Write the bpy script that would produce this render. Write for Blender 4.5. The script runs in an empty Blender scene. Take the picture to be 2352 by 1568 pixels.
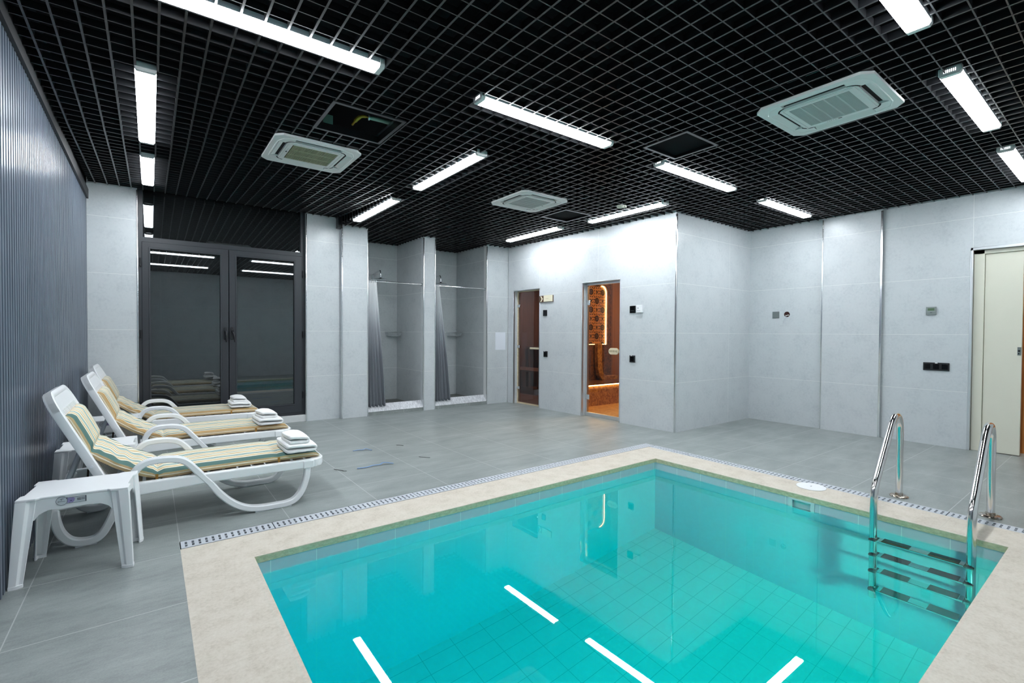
import bpy, bmesh, math, random
from mathutils import Vector, Matrix
random.seed(7)
PI = math.pi
scene = bpy.context.scene
COL = scene.collection

# ------------------------------------------------------------------ mesh helper
class MB:
    def __init__(s):
        s.v = []; s.f = []; s.m = []; s.uv = {}; s.cur = 0
    def add(s, vs, fs):
        o = len(s.v)
        s.v += [tuple(p) for p in vs]
        for f in fs:
            s.f.append(tuple(i + o for i in f)); s.m.append(s.cur)
        return o
    def box(s, x0, x1, y0, y1, z0, z1):
        vs = [(x0,y0,z0),(x1,y0,z0),(x1,y1,z0),(x0,y1,z0),(x0,y0,z1),(x1,y0,z1),(x1,y1,z1),(x0,y1,z1)]
        s.add(vs, [(0,3,2,1),(4,5,6,7),(0,1,5,4),(1,2,6,5),(2,3,7,6),(3,0,4,7)])
        return s
    def prism(s, poly, axis, a, b, scale_b=1.0):
        n = len(poly)
        cx = sum(p[0] for p in poly)/n; cy = sum(p[1] for p in poly)/n
        def P(p, t, k):
            u = cx + (p[0]-cx)*k; w = cy + (p[1]-cy)*k
            return {'x': (t,u,w), 'y': (u,t,w), 'z': (u,w,t)}[axis]
        vs = [P(p,a,1) for p in poly] + [P(p,b,scale_b) for p in poly]
        fs = [tuple(range(n-1,-1,-1)), tuple(range(n,2*n))]
        fs += [(i,(i+1)%n,n+(i+1)%n,n+i) for i in range(n)]
        s.add(vs, fs); return s
    def loft(s, rings, cap=True, closed=True):
        n = len(rings[0]); vs = [p for r in rings for p in r]; fs = []
        for k in range(len(rings)-1):
            for i in range(n if closed else n-1):
                j = (i+1) % n
                fs.append((k*n+i, k*n+j, (k+1)*n+j, (k+1)*n+i))
        if cap:
            fs.append(tuple(range(n-1,-1,-1))); fs.append(tuple((len(rings)-1)*n+i for i in range(n)))
        s.add(vs, fs); return s
    def tube(s, path, r, n=12, cap=True, flat=1.0):
        path = [Vector(p) for p in path]; m = len(path)
        rr = r if isinstance(r, (list,tuple)) else [r]*m
        tang = []
        for i in range(m):
            t = (path[min(i+1,m-1)] - path[max(i-1,0)]); tang.append(t.normalized())
        t0 = tang[0]; up = Vector((0,0,1)) if abs(t0.z) < .9 else Vector((0,1,0))
        nrm = (up - t0*up.dot(t0)).normalized(); rings = []
        for i in range(m):
            t = tang[i]; nrm = (nrm - t*nrm.dot(t)).normalized(); b = t.cross(nrm)
            rings.append([path[i] + (nrm*math.cos(2*PI*k/n)*flat + b*math.sin(2*PI*k/n))*rr[i] for k in range(n)])
        return s.loft(rings, cap)
    def sweep_xz(s, path, w, y0, y1):
        """constant-width band following a path in the x-z plane, extruded y0..y1"""
        P = [Vector((p[0],p[1])) for p in path]; m = len(P); L = []; R = []
        ww = w if isinstance(w,(list,tuple)) else [w]*m
        for i in range(m):
            t = (P[min(i+1,m-1)] - P[max(i-1,0)]).normalized(); nn = Vector((-t.y,t.x))
            L.append(P[i]+nn*ww[i]/2); R.append(P[i]-nn*ww[i]/2)
        e = min(.006, (y1-y0)*.25); c = min(.006, min(ww)*.25)
        rings = []
        for i in range(m):
            n_ = (L[i]-R[i]).normalized(); l, r = L[i], R[i]
            rings.append([(l.x,y0+e,l.y),(l.x,y1-e,l.y),((l-n_*c).x,y1,(l-n_*c).y),((r+n_*c).x,y1,(r+n_*c).y),
                          (r.x,y1-e,r.y),(r.x,y0+e,r.y),((r+n_*c).x,y0,(r+n_*c).y),((l-n_*c).x,y0,(l-n_*c).y)])
        return s.loft(rings)
    def panel(s, us, vs, holes, to3, thick):
        """plate with rectangular holes; to3(u,v,d) -> point, d in {0, thick}"""
        us = sorted(set([round(u,5) for u in us] + [round(c,5) for h in holes for c in h[:2] if us[0] <= c <= us[-1]]))
        vs = sorted(set([round(v,5) for v in vs] + [round(c,5) for h in holes for c in h[2:] if vs[0] <= c <= vs[-1]]))
        nu, nv = len(us)-1, len(vs)-1
        def solid(i,j):
            if i < 0 or j < 0 or i >= nu or j >= nv: return False
            cu = (us[i]+us[i+1])/2; cv = (vs[j]+vs[j+1])/2
            return not any(h[0] < cu < h[1] and h[2] < cv < h[3] for h in holes)
        idx = {}; V = []; F = []
        def vid(i,j,d):
            k = (i,j,d)
            if k not in idx:
                idx[k] = len(V); V.append(to3(us[i],vs[j],thick if d else 0.0))
            return idx[k]
        for i in range(nu):
            for j in range(nv):
                if not solid(i,j): continue
                F.append((vid(i,j,0),vid(i+1,j,0),vid(i+1,j+1,0),vid(i,j+1,0)))
                F.append((vid(i,j,1),vid(i,j+1,1),vid(i+1,j+1,1),vid(i+1,j,1)))
                if not solid(i-1,j): F.append((vid(i,j,0),vid(i,j+1,0),vid(i,j+1,1),vid(i,j,1)))
                if not solid(i+1,j): F.append((vid(i+1,j,0),vid(i+1,j,1),vid(i+1,j+1,1),vid(i+1,j+1,0)))
                if not solid(i,j-1): F.append((vid(i,j,0),vid(i,j,1),vid(i+1,j,1),vid(i+1,j,0)))
                if not solid(i,j+1): F.append((vid(i,j+1,0),vid(i+1,j+1,0),vid(i+1,j+1,1),vid(i,j+1,1)))
        s.add(V,F); return s
    def lathe(s, prof, n=24, c=(0,0,0)):
        rings = [[(c[0]+r*math.cos(2*PI*k/n), c[1]+r*math.sin(2*PI*k/n), c[2]+z) for k in range(n)] for r,z in prof]
        return s.loft(rings)
    def build(s, name, mats, parent=None, bevel=0.0, smooth=None, loc=None, rot=0.0, seg=2):
        me = bpy.data.meshes.new(name)
        me.from_pydata(s.v, [], s.f)
        if not isinstance(mats,(list,tuple)): mats = [mats]
        for m in mats: me.materials.append(m)
        for i,p in enumerate(me.polygons): p.material_index = min(s.m[i], len(mats)-1)
        bm = bmesh.new(); bm.from_mesh(me)
        bmesh.ops.recalc_face_normals(bm, faces=bm.faces); bm.to_mesh(me); bm.free()
        if smooth is not None:
            me.shade_smooth(); me.set_sharp_from_angle(angle=math.radians(smooth))
        ob = bpy.data.objects.new(name, me); COL.objects.link(ob)
        if parent: ob.parent = parent
        if loc: ob.location = loc
        ob.rotation_euler = (0,0,rot)
        if bevel:
            b = ob.modifiers.new('bevel','BEVEL'); b.width = bevel; b.segments = seg; b.limit_method = 'ANGLE'; b.angle_limit = math.radians(40)
            b.harden_normals = False
            if smooth is None:
                me.shade_smooth(); me.set_sharp_from_angle(angle=math.radians(50))
        return ob

def tag(o, label=None, cat=None, group=None, kind=None):
    if label: o['label'] = label
    if cat: o['category'] = cat
    if group: o['group'] = group
    if kind: o['kind'] = kind
    return o
def thing(name, label, cat, loc=(0,0,0), rot=0.0, group=None, kind=None):
    o = bpy.data.objects.new(name, None); COL.objects.link(o)
    o.location = loc; o.rotation_euler = (0,0,rot); o.empty_display_size = .1
    return tag(o, label, cat, group, kind)
def struct(o, label=None, cat=None): return tag(o, label, cat, None, 'structure')
def dup(root, loc, label, rot=None):
    def cp(o, par):
        c = o.copy(); COL.objects.link(c)
        if par: c.parent = par
        for ch in list(o.children): cp(ch, c)
        return c
    c = cp(root, None); c.location = loc
    if rot is not None: c.rotation_euler = (0,0,rot)
    c['label'] = label
    return c

# ------------------------------------------------------------------ materials
def lin(r,g,b):
    f = lambda c: c/12.92 if c <= .04045 else ((c+.055)/1.055)**2.4
    return (f(r/255.), f(g/255.), f(b/255.), 1)
class NT:
    def __init__(s, name):
        s.m = bpy.data.materials.new(name); s.m.use_nodes = True
        s.t = s.m.node_tree; s.t.nodes.clear()
        s.out = s.t.nodes.new('ShaderNodeOutputMaterial')
        s.tc = None
    def n(s, typ, **kw):
        nd = s.t.nodes.new(typ)
        for k,v in kw.items(): setattr(nd, k, v)
        return nd
    def link(s, a, b): s.t.links.new(a, b)
    def coord(s, kind='Object'):
        if not s.tc: s.tc = s.n('ShaderNodeTexCoord')
        return s.tc.outputs[kind]
    def xyz(s, kind='Object'):
        x = s.n('ShaderNodeSeparateXYZ'); s.link(s.coord(kind), x.inputs[0]); return x.outputs
    def math(s, op, a, b=None, clamp=False):
        nd = s.n('ShaderNodeMath', operation=op); nd.use_clamp = clamp
        for i,v in enumerate((a,b)):
            if v is None: continue
            if isinstance(v,(int,float)): nd.inputs[i].default_value = v
            else: s.link(v, nd.inputs[i])
        return nd.outputs[0]
    def noise(s, scale, detail=3, rough=.55, vec=None, stretch=None):
        nd = s.n('ShaderNodeTexNoise'); nd.inputs['Scale'].default_value = scale
        nd.inputs['Detail'].default_value = detail; nd.inputs['Roughness'].default_value = rough
        v = vec or s.coord()
        if stretch:
            mp = s.n('ShaderNodeMapping'); mp.inputs['Scale'].default_value = stretch; s.link(v, mp.inputs[0]); v = mp.outputs[0]
        s.link(v, nd.inputs['Vector']); return nd.outputs['Fac']
    def ramp(s, fac, stops, interp='LINEAR'):
        nd = s.n('ShaderNodeValToRGB'); cr = nd.color_ramp; cr.interpolation = interp
        while len(cr.elements) < len(stops): cr.elements.new(0.5)
        for e,(p,c) in zip(cr.elements, stops): e.position = p; e.color = c
        s.link(fac, nd.inputs[0]); return nd.outputs[0]
    def mix(s, fac, a, b):
        nd = s.n('ShaderNodeMix', data_type='RGBA')
        for i,v in ((0,fac),(6,a),(7,b)):
            if isinstance(v,(int,float)): nd.inputs[i].default_value = v
            elif isinstance(v,tuple): nd.inputs[i].default_value = v
            else: s.link(v, nd.inputs[i])
        return nd.outputs[2]
    def line(s, c, off, per, half):
        """1 on grout lines of coordinate c"""
        a = s.math('SUBTRACT', c, off - per*50); f = s.math('MODULO', a, per)
        d = s.math('ABSOLUTE', s.math('SUBTRACT', f, per/2))
        return s.math('GREATER_THAN', d, per/2 - half)
    def bsdf(s, base, rough=.5, metal=0., spec=.5, **kw):
        b = s.n('ShaderNodeBsdfPrincipled')
        for k,v in (('Base Color',base),('Roughness',rough),('Metallic',metal),('Specular IOR Level',spec)):
            if isinstance(v,(int,float,tuple)): b.inputs[k].default_value = v
            else: s.link(v, b.inputs[k])
        for k,v in kw.items(): b.inputs[k.replace('_',' ')].default_value = v
        return b
    def bump(s, b, h, strength=.2, dist=.002):
        nd = s.n('ShaderNodeBump'); nd.inputs['Strength'].default_value = strength; nd.inputs['Distance'].default_value = dist
        s.link(h, nd.inputs['Height']); s.link(nd.outputs[0], b.inputs['Normal'])
    def done(s, sh, vol=None):
        s.link(sh.outputs[0] if hasattr(sh,'outputs') else sh, s.out.inputs[0])
        if vol: s.link(vol.outputs[0], s.out.inputs[1])
        return s.m
def plain(name, col, rough=.5, metal=0., spec=.5, var=.06, nscale=6., bump=0., **kw):
    t = NT(name); n = t.noise(nscale, 4)
    d = tuple(c*(1-var) for c in col[:3])+(1,); l = tuple(min(1,c*(1+var)) for c in col[:3])+(1,)
    b = t.bsdf(t.mix(n, d, l), rough, metal, spec, **kw)
    if bump: t.bump(b, t.noise(nscale*30, 3), bump, .001)
    return t.done(b)
def emit(name, col, strength):
    t = NT(name); e = t.n('ShaderNodeEmission'); e.inputs[0].default_value = col; e.inputs[1].default_value = strength
    return t.done(e)

def wall_tile(name, xoff=0., per=1.2, axis=0, base=(205,210,213)):
    t = NT(name); c = t.xyz()
    rows = t.line(c[2], .595, .601, .0022); cols = t.line(c[axis], xoff, per, .0022)
    g = t.math('MAXIMUM', rows, cols)
    n1 = t.noise(5., 6, .65); n2 = t.noise(38., 4, .6); n3 = t.noise(160., 2)
    k = t.math('ADD', t.math('MULTIPLY', n1, .45), t.math('ADD', t.math('MULTIPLY', n2, .35), t.math('MULTIPLY', n3, .2)))
    b = [c_ for c_ in base]
    tile = t.ramp(k, [(.3, lin(b[0]-22,b[1]-20,b[2]-18)), (.5, lin(*b)), (.75, lin(b[0]+7,b[1]+7,b[2]+7))])
    bs = t.bsdf(t.mix(g, tile, lin(232,234,234)), .30, 0, .5)
    t.bump(bs, t.math('SUBTRACT', 1.0, g), .25, .001)
    return t.done(bs)

M = {}
def floor_tile():
    t = NT('floor_tile'); c = t.xyz()
    g = t.math('MAXIMUM', t.line(c[0], -.45, .5735, .0022), t.line(c[1], .79, .573, .0022))
    n1 = t.noise(2.2, 6, .62, stretch=(1,2.6,1)); n2 = t.noise(14., 5, .65, stretch=(1,3,1)); n3 = t.noise(150., 3)
    k = t.math('ADD', t.math('MULTIPLY', n1, .45), t.math('ADD', t.math('MULTIPLY', n2, .33), t.math('MULTIPLY', n3, .22)))
    tile = t.ramp(k, [(.32, lin(116,123,122)), (.5, lin(145,152,150)), (.68, lin(168,175,173))])
    spots = t.ramp(t.noise(3.1, 8, .75), [(.70,(0,0,0,1)),(.78,(.35,.35,.35,1))])
    tile = t.mix(spots, tile, lin(196,200,198))
    b = t.bsdf(t.mix(g, tile, lin(186,191,189)), t.ramp(n2, [(.3,(.30,)*3+(1,)),(.7,(.46,)*3+(1,))]), 0, .5)
    t.bump(b, t.math('SUBTRACT', 1.0, g), .3, .001)
    return t.done(b)
M['floor'] = floor_tile()
def coping_mat():
    t = NT('cream_stone'); n1 = t.noise(9., 6, .7); n2 = t.noise(70., 4, .7)
    k = t.math('ADD', t.math('MULTIPLY', n1, .55), t.math('MULTIPLY', n2, .45))
    col = t.ramp(k, [(.32, lin(190,180,164)), (.5, lin(212,203,189)), (.7, lin(224,217,205))])
    c = t.xyz()
    g = t.math('MAXIMUM', t.line(c[0], 1.25, 1.19, .0012), t.line(c[1], 1.94, 1.19, .0012))
    b = t.bsdf(t.mix(t.math('MULTIPLY', g, .5), col, lin(190,182,168)), .55, 0, .4)
    t.bump(b, k, .25, .002); return t.done(b)
M['coping'] = coping_mat()
def edge_stone():
    t = NT('tan_stone_edge'); n = t.noise(30., 6, .75, stretch=(1,1,2))
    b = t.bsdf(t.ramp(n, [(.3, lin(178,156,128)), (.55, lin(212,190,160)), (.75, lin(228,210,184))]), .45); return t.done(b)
M['edge_stone'] = edge_stone()
def pool_tile(name, axis_a, off_a, axis_b, off_b, pa, pb, col, grout):
    t = NT(name); c = t.xyz()
    g = t.math('MAXIMUM', t.line(c[axis_a], off_a, pa, .0022), t.line(c[axis_b], off_b, pb, .0022))
    n = t.noise(20., 3)
    d = tuple(x*.92 for x in col[:3])+(1,)
    b = t.bsdf(t.mix(g, t.mix(n, d, col), grout), .25); return t.done(b)
PT = lin(172,190,206); PG = lin(176,190,200)
M['pool_x'] = pool_tile('pool_wall_tile_back', 0, 2.625, 2, -.1, .2355, 5., PT, PG)
M['pool_y'] = pool_tile('pool_wall_tile_side', 1, 2.571, 2, -.1, .2345, 5., PT, PG)
M['frieze_x'] = pool_tile('frieze_tile_back', 0, 2.625, 2, -.3, .2355, 5., lin(206,204,216), lin(226,228,230))
M['frieze_y'] = pool_tile('frieze_tile_side', 1, 2.571, 2, -.3, .2345, 5., lin(206,204,216), lin(226,228,230))
M['pool_f'] = pool_tile('pool_floor_tile', 0, 1.836, 1, 2.5, .2345, .119, lin(200,214,220), lin(156,182,190))

M['slate_slat'] = None
def slat_mat():
    t = NT('slate_slat'); n = t.noise(4., 4, stretch=(1,8,.6))
    b = t.bsdf(t.ramp(n, [(.3, lin(92,101,114)), (.7, lin(116,126,141))]), .30, 0., .6)
    t.bump(b, t.noise(60., 2, stretch=(1,1,.05)), .05, .001); return t.done(b)
M['slat'] = slat_mat()
M['slat_groove'] = plain('slat_groove', lin(24,27,33), .5)
M['black_grid'] = plain('black_grid_metal', lin(18,19,22), .34, 0., 1., .1, 3.)
M['black_void'] = plain('black_void', (.004,.004,.005,1), .9, 0, .1)
M['black_trim'] = plain('black_trim', lin(26,27,30), .5)
M['chrome'] = plain('chrome', (.86,.88,.90,1), .16, 1., .5, .02)
M['alu'] = plain('brushed_aluminium', (.80,.83,.86,1), .38, 1., .5, .04)
M['steel'] = plain('polished_steel', (.82,.80,.78,1), .13, 1., .5, .03)
def steel_stain():
    t = NT('stained_steel'); n = t.noise(40., 5, .7)
    b = t.bsdf(t.ramp(n, [(.4,(.60,.56,.52,1)),(.62,(.36,.28,.20,1))]), t.ramp(n,[(.4,(.15,)*3+(1,)),(.6,(.4,)*3+(1,))]), 1.); return t.done(b)
M['stained'] = steel_stain()
M['plastic'] = plain('white_plastic', lin(246,248,250), .32, 0, .5, .015)
M['plastic_grey'] = plain('grey_white_plastic', lin(214,219,224), .35, 0, .5, .02)
M['ac'] = plain('cassette_plastic', lin(232,231,229), .4, 0, .4, .02)
M['ac_grille'] = plain('cassette_grille', lin(196,200,198), .5, 0, .4, .03)
M['ac_grille_old'] = plain('cassette_grille_yellowed', lin(168,170,140), .5, 0, .4, .05)
M['dark'] = plain('dark_recess', (.006,.006,.007,1), .7, 0, .3)
M['black_plastic'] = plain('black_plastic', lin(24,25,30), .35, 0, .5)
M['black_glass'] = plain('black_glass', lin(9,9,11), .12, 0, .5)
M['anthracite'] = plain('anthracite_frame', lin(44,47,53), .42, 0, .5, .05)
M['cream_paint'] = plain('cream_paint', lin(226,224,208), .5, 0, .4, .02)
M['sill'] = plain('white_sill', lin(214,216,216), .5, 0, .4, .06, 25.)
M['marble'] = None
def marble():
    t = NT('white_marble_sill'); n = t.noise(26., 6, .7, stretch=(3,1,.5))
    b = t.bsdf(t.ramp(n, [(.35, lin(176,178,184)), (.6, lin(226,228,232))]), .3); return t.done(b)
M['marble'] = marble()
M['towel'] = plain('white_terry', lin(252,252,252), .95, 0, .15, .02, 40., .6)
M['paper'] = plain('white_paper', lin(232,236,244), .7, 0, .2, .02)
M['brown_ribbon'] = plain('brown_ribbon', lin(52,38,26), .8)
M['tan'] = plain('tan_fabric', lin(210,184,142), .85, 0, .2, .12, 60., .3)
M['tan_tie'] = plain('tan_tie', lin(160,118,58), .85, 0, .2, .15, 60.)
M['blue_film'] = plain('blue_plastic_strip', lin(126,160,205), .4)
M['debris'] = plain('dark_debris', lin(60,58,58), .9)
M['white'] = plain('white_print', lin(240,240,240), .5)
M['ink'] = plain('dark_print', lin(58,66,76), .6)
M['lilac'] = plain('lilac_print', lin(160,150,196), .6, var=.25, nscale=150.)
M['purple'] = plain('purple_print', lin(62,48,104), .6)
M['wood_light'] = None
def wood(name, a, b, stretch=(1,1,.08), rough=.5, sc=24.):
    t = NT(name); n = t.noise(sc, 5, .6, stretch=stretch)
    return t.done(t.bsdf(t.ramp(n, [(.3,a),(.7,b)]), rough))
M['wood_light'] = wood('pale_wood', lin(214,196,160), lin(238,226,198), (.3,1,1))
M['wood_orange'] = wood('orange_wood', lin(176,104,44), lin(206,134,66))
M['wood_dark'] = wood('sauna_wood', lin(120,84,66), lin(150,108,86), (1,1,.08))
M['sign_brown'] = plain('brown_sign', lin(92,66,50), .5)
M['sign_cream'] = plain('cream_sign', lin(240,232,206), .5)
M['lcd'] = plain('lcd_green', lin(86,112,84), .3)
M['grey_metal'] = plain('grey_metal_plate', lin(120,128,128), .45, .3)
M['thermo'] = plain('silver_grey_plastic', lin(142,150,148), .4, .2)
M['plaster_hole'] = plain('raw_hole', lin(52,24,20), .95)
M['wire'] = plain('white_wire', lin(214,216,224), .5)
M['concrete'] = plain('shower_floor_tile', lin(112,116,112), .55, 0, .4, .12, 8.)
M['old_white'] = plain('aged_white', lin(206,204,188), .5)
M['pvc_green'] = plain('pale_green_pipe', lin(150,186,170), .5)
M['cable_yellow'] = plain('yellow_cable', lin(170,140,40), .6)

# lamps: cool daylight tubes
LAMP = emit('lamp_diffuser_glow', (.90,.955,1.0,1), 48.0)
LED = emit('warm_led', (1.0,.76,.40,1), 20.0)
SLOT = emit('lamp_vent_glow', (.90,.955,1.0,1), 2.5)
POOLGLOW = emit('pool_light_glow', (.20,1.0,.72,1), 1800.0)
POOLFILL = emit('pool_fill_cyan', (.20,1.0,.96,1), 1700.0)  # glow of the added fill lamp

def glass(name, tint, ior, rough=0.0, dust=0.0):
    t = NT(name); ge = t.n('ShaderNodeNewGeometry')
    fr = t.n('ShaderNodeFresnel'); fr.inputs[0].default_value = ior
    front = t.math('SUBTRACT', 1.0, ge.outputs['Backfacing'])
    tr = t.n('ShaderNodeBsdfTransparent'); t.link(t.mix(ge.outputs['Backfacing'], tint, (1,1,1,1)), tr.inputs[0])
    gl = t.n('ShaderNodeBsdfGlossy'); gl.inputs['Roughness'].default_value = rough; gl.inputs[0].default_value = (.90,.97,1,1)
    mx = t.n('ShaderNodeMixShader'); t.link(t.math('MULTIPLY', fr.outputs[0], front), mx.inputs[0]); t.link(tr.outputs[0], mx.inputs[1]); t.link(gl.outputs[0], mx.inputs[2])
    last = mx
    if dust:
        df = t.n('ShaderNodeBsdfDiffuse'); df.inputs[0].default_value = (.45,.5,.52,1)
        k = t.ramp(t.noise(170., 2, .8), [(.48,(0,0,0,1)),(.72,(dust,dust,dust,1))])
        m2 = t.n('ShaderNodeMixShader'); t.link(t.math('MULTIPLY', k, front), m2.inputs[0]); t.link(mx.outputs[0], m2.inputs[1]); t.link(df.outputs[0], m2.inputs[2]); last = m2
    return t.done(last)
M['glass_night'] = glass('night_glass', (.30,.33,.36,1), 2.0, 0.0, .15)
M['glass_brown'] = glass('bronze_glass', (.42,.36,.35,1), 1.6)
M['glass_amber'] = glass('amber_glass', (.74,.60,.45,1), 1.5)

def water():
    t = NT('pool_water_clear')
    b = t.n('ShaderNodeBsdfGlass') if False else t.bsdf((1,1,1,1), 0., 0., .5, Transmission_Weight=1.0, IOR=1.33)
    v = t.n('ShaderNodeVolumeAbsorption'); v.inputs[0].default_value = (.0,.925,.922,1); v.inputs[1].default_value = 1.1
    return t.done(b, v)
M['water'] = water()

def stripes(name, ramp):
    t = NT(name); uv = t.n('ShaderNodeUVMap'); s = t.n('ShaderNodeSeparateXYZ'); t.link(uv.outputs[0], s.inputs[0])
    cols = {'C': lin(246,238,216), 'T': lin(220,194,148), 'G': lin(80,118,114), 'L': lin(186,212,208), 'W': lin(250,244,228), 'O': lin(192,156,104)}
    tot = sum(w for _,w in ramp); acc = 0; stops = []
    for c,w in ramp: stops.append((acc/tot, cols[c])); acc += w
    # colour ramps hold 32 stops at most
    c = t.ramp(s.outputs[0], stops[:32], 'CONSTANT')
    n = t.noise(300., 2)
    b = t.bsdf(t.mix(t.math('MULTIPLY', n, .18), c, lin(150,140,120)), .85, 0, .2)
    t.bump(b, n, .15, .0006); return t.done(b)
SEQ = [('T',1.2),('W',.8),('G',.4),('L',.8),('G',.3),('W',1.1),('T',1.1),('W',.9),('G',.4),('C',1.),('T',.9),('W',.7),('G',.4),('L',.9),('G',.35),('W',1.1),('T',1.1),('W',.9),('G',.4),('C',1.)]
M['stripe_teal'] = stripes('striped_fabric_teal_edge', [('G',2.2),('W',.7)]+SEQ+[('G',1.0),('C',.8)])
M['stripe_tan'] = stripes('striped_fabric_tan_edge', [('O',.9),('W',.6),('G',.7),('L',.5)]+SEQ+[('G',1.2),('C',.8)])

def ombre():
    t = NT('ombre_curtain'); c = t.xyz()
    k = t.math('DIVIDE', c[2], 1.8)
    col = t.ramp(k, [(.0, lin(132,136,143)), (.40, lin(140,144,151)), (.62, lin(176,180,186)), (.78, lin(218,221,224)), (1., lin(240,242,242))])
    return t.done(t.bsdf(col, .6, 0, .3))
M['ombre'] = ombre()
def arc_path(pts, n=8):
    """Catmull-Rom through the given points"""
    P = [Vector(p) for p in pts]; P = [P[0]*2-P[1]]+P+[P[-1]*2-P[-2]]; out = []
    for i in range(1,len(P)-2):
        for q in range(n):
            t = q/n; a,b_,c_,d = P[i-1:i+3]
            out.append(.5*((2*b_)+(c_-a)*t+(2*a-5*b_+4*c_-d)*t*t+(3*b_-a-3*c_+d)*t**3))
    out.append(P[-2]); return out
# ------------------------------------------------------------------ the setting
ZC = 2.63                        # underside of the open-cell ceiling
def zc(x, y):                    # the left rear field hangs a little higher by the glass doors
    if x < 2.06 and y > 4.6: return ZC + .105*min(1, (y-4.6)/2.1)
    return ZC
XL, YB1, YB2, XR, YN = -.53, 6.70, 6.62, 6.77, -.85
POOL = (.428, 3.83, .45, 2.80)
SA = Vector((4.892, 6.60, 0)); SB = Vector((5.012, 3.40, 0))   # sauna wall corners
SROT = math.atan2(SB.y-SA.y, SB.x-SA.x); SLEN = (SB-SA).length
SE = (SB-SA).normalized(); SN = Vector((-SE.y, SE.x, 0))       # SN points into the wall
def sw(s, d, z): return SA + SE*s + SN*d + Vector((0,0,z))

# floor: grey tile slab with the pool opening and the gutter cut out
fl = MB(); fl.panel([XL-.1, XR+1.4], [YN, 8.4], [(.122, 4.275, .12, 3.255)], lambda u,v,d: (u,v,-d), .12)
struct(fl.build('floor', M['floor']), 'grey porcelain tile floor with pale joints', 'floor')

# left wall: ribbed slate panelling
wl = MB(); wl.cur = 1; wl.box(XL-.06, XL-.012, YN, YB1, 0, 2.62); wl.cur = 0
y = YN
while y < YB1-.01:
    wl.box(XL-.014, XL+.0, y+.005, min(y+.032, YB1), .0, 2.6)
    wl.box(XL-.014, XL-.004, y+.036, min(y+.046, YB1), .0, 2.6)
    y += .050
wl.cur = 1; wl.box(XL-.06, XL-.012, YN, YB1, 2.62, 3.1)
struct(wl.build('wall_left', [M['slat'], M['slat_groove']]), 'slate grey wall of narrow vertical slats', 'wall')
lt = MB(); lt.box(XL-.012, XL+.018, YN, YB1, 2.565, 2.66)
struct(lt.build('trim_1', M['black_trim']), 'black ceiling edge strip along the slatted wall', 'trim')

# rear wall left of the showers, with the glazed door opening
TW = wall_tile('pale_grey_wall_tile', .79)
def wall(name, x0, x1, z1, holes, loc, rot, thick, label, xoff=.79, base=(205,210,213)):
    m = MB(); m.panel([x0,x1],[0,z1],holes, lambda u,v,d: (u,d,v), thick)
    return struct(m.build(name, wall_tile('tile_'+name, xoff, base=base), loc=loc, rot=rot), label, 'wall')
wall('wall_rear_left', XL, 2.085, 2.80, [(-.112, 1.645, .0, 2.9)], (0,YB1,0), 0, .16, 'pale grey tiled wall around the glazed double door', 1.65)
sl = MB(); sl.box(-.112, 1.645, YB1+.006, YB1+.20, 0, .085)
struct(sl.build('trim_2', M['sill'], bevel=.004), 'white sill under the glazed double door', 'trim')

# rear wall with the two shower alcoves
wall('wall_rear', 2.085, 4.92, 2.72, [(2.445, 3.308, 0, 2.9), (3.503, 4.462, 0, 2.9)], (0,YB2,0), 0, .09, 'pale grey tiled wall and piers around the two shower alcoves', 2.06)
pr = MB(); pr.box(2.085, 2.445, YB2+.09, 7.6, 0, 2.72); 
for i,(x0,x1,yb,nm) in enumerate([(2.445,3.308,7.61,'left'),(3.503,4.462,7.61,'right')]):
    m = MB()
    m.box(x0, x1, yb, yb+.1, 0, 2.72)
    m.box(x0-.08, x0, YB2+.09, yb+.1, 0, 2.72)
    m.box(x1, x1+.08, YB2+.09, yb+.1, 0, 2.72)
    struct(m.build('wall_shower_'+nm, wall_tile('tile_shower_'+nm, x0+.2, base=(196,201,203))), 'grey tiled lining of the %s shower alcove' % nm, 'wall')
    b = MB(); b.box(x0, x1, YB2+.10, yb, .0, .07)
    struct(b.build('floor_shower_'+nm, M['concrete']), 'dark tile shower floor in the %s alcove' % nm, 'floor')
    c = MB(); c.box(x0, x1, YB2+.004, YB2+.10, 0, .05); c.cur = 1
    c.prism([(YB2+.0,.052),(YB2+.105,.052),(YB2+.105,.150),(YB2+.085,.150),(YB2+.012,.068)], 'x', x0, x1)
    struct(c.build('trim_%d' % (3+i), [M['floor'], M['marble']]), 'white marble curb of the %s shower alcove' % nm, 'trim')

# sauna block
wall('wall_sauna', 0, SLEN, 2.72, [(.144,.79,0,1.89),(1.70,2.373,0,1.905)], SA, SROT, .14, 'pale grey tiled wall with two tinted glass sauna doors', .79, (210,214,217))
wall('wall_side', SB.x, 6.85, 2.72, [], (0,SB.y,0), 0, .14, 'pale grey tiled side wall of the sauna block', 6.22, (206,211,214))
# right wall with pilaster and sliding door opening
wall('wall_right', -3.48, .85, 2.72, [(-1.10,-.15,0,2.065)], (XR,0,0), -PI/2, .14, 'pale grey tiled right wall beside the sliding door', -1.10, (206,211,214))
pb = MB(); pb.panel([-2.47,-1.865],[0,2.70],[], lambda u,v,d: (u,d,v), .03)
struct(pb.build('wall_pilaster', wall_tile('tile_pilaster', -2.47, base=(208,212,215)), loc=(XR-.03,0,0), rot=-PI/2), 'shallow tiled pilaster on the right wall between two metal edge strips', 'wall')
# wall behind the camera
wall('wall_near', XL-.1, XR+.1, 2.72, [], (0,YN-.14,0), 0, .14, 'tiled wall behind the viewer', .2)

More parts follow.
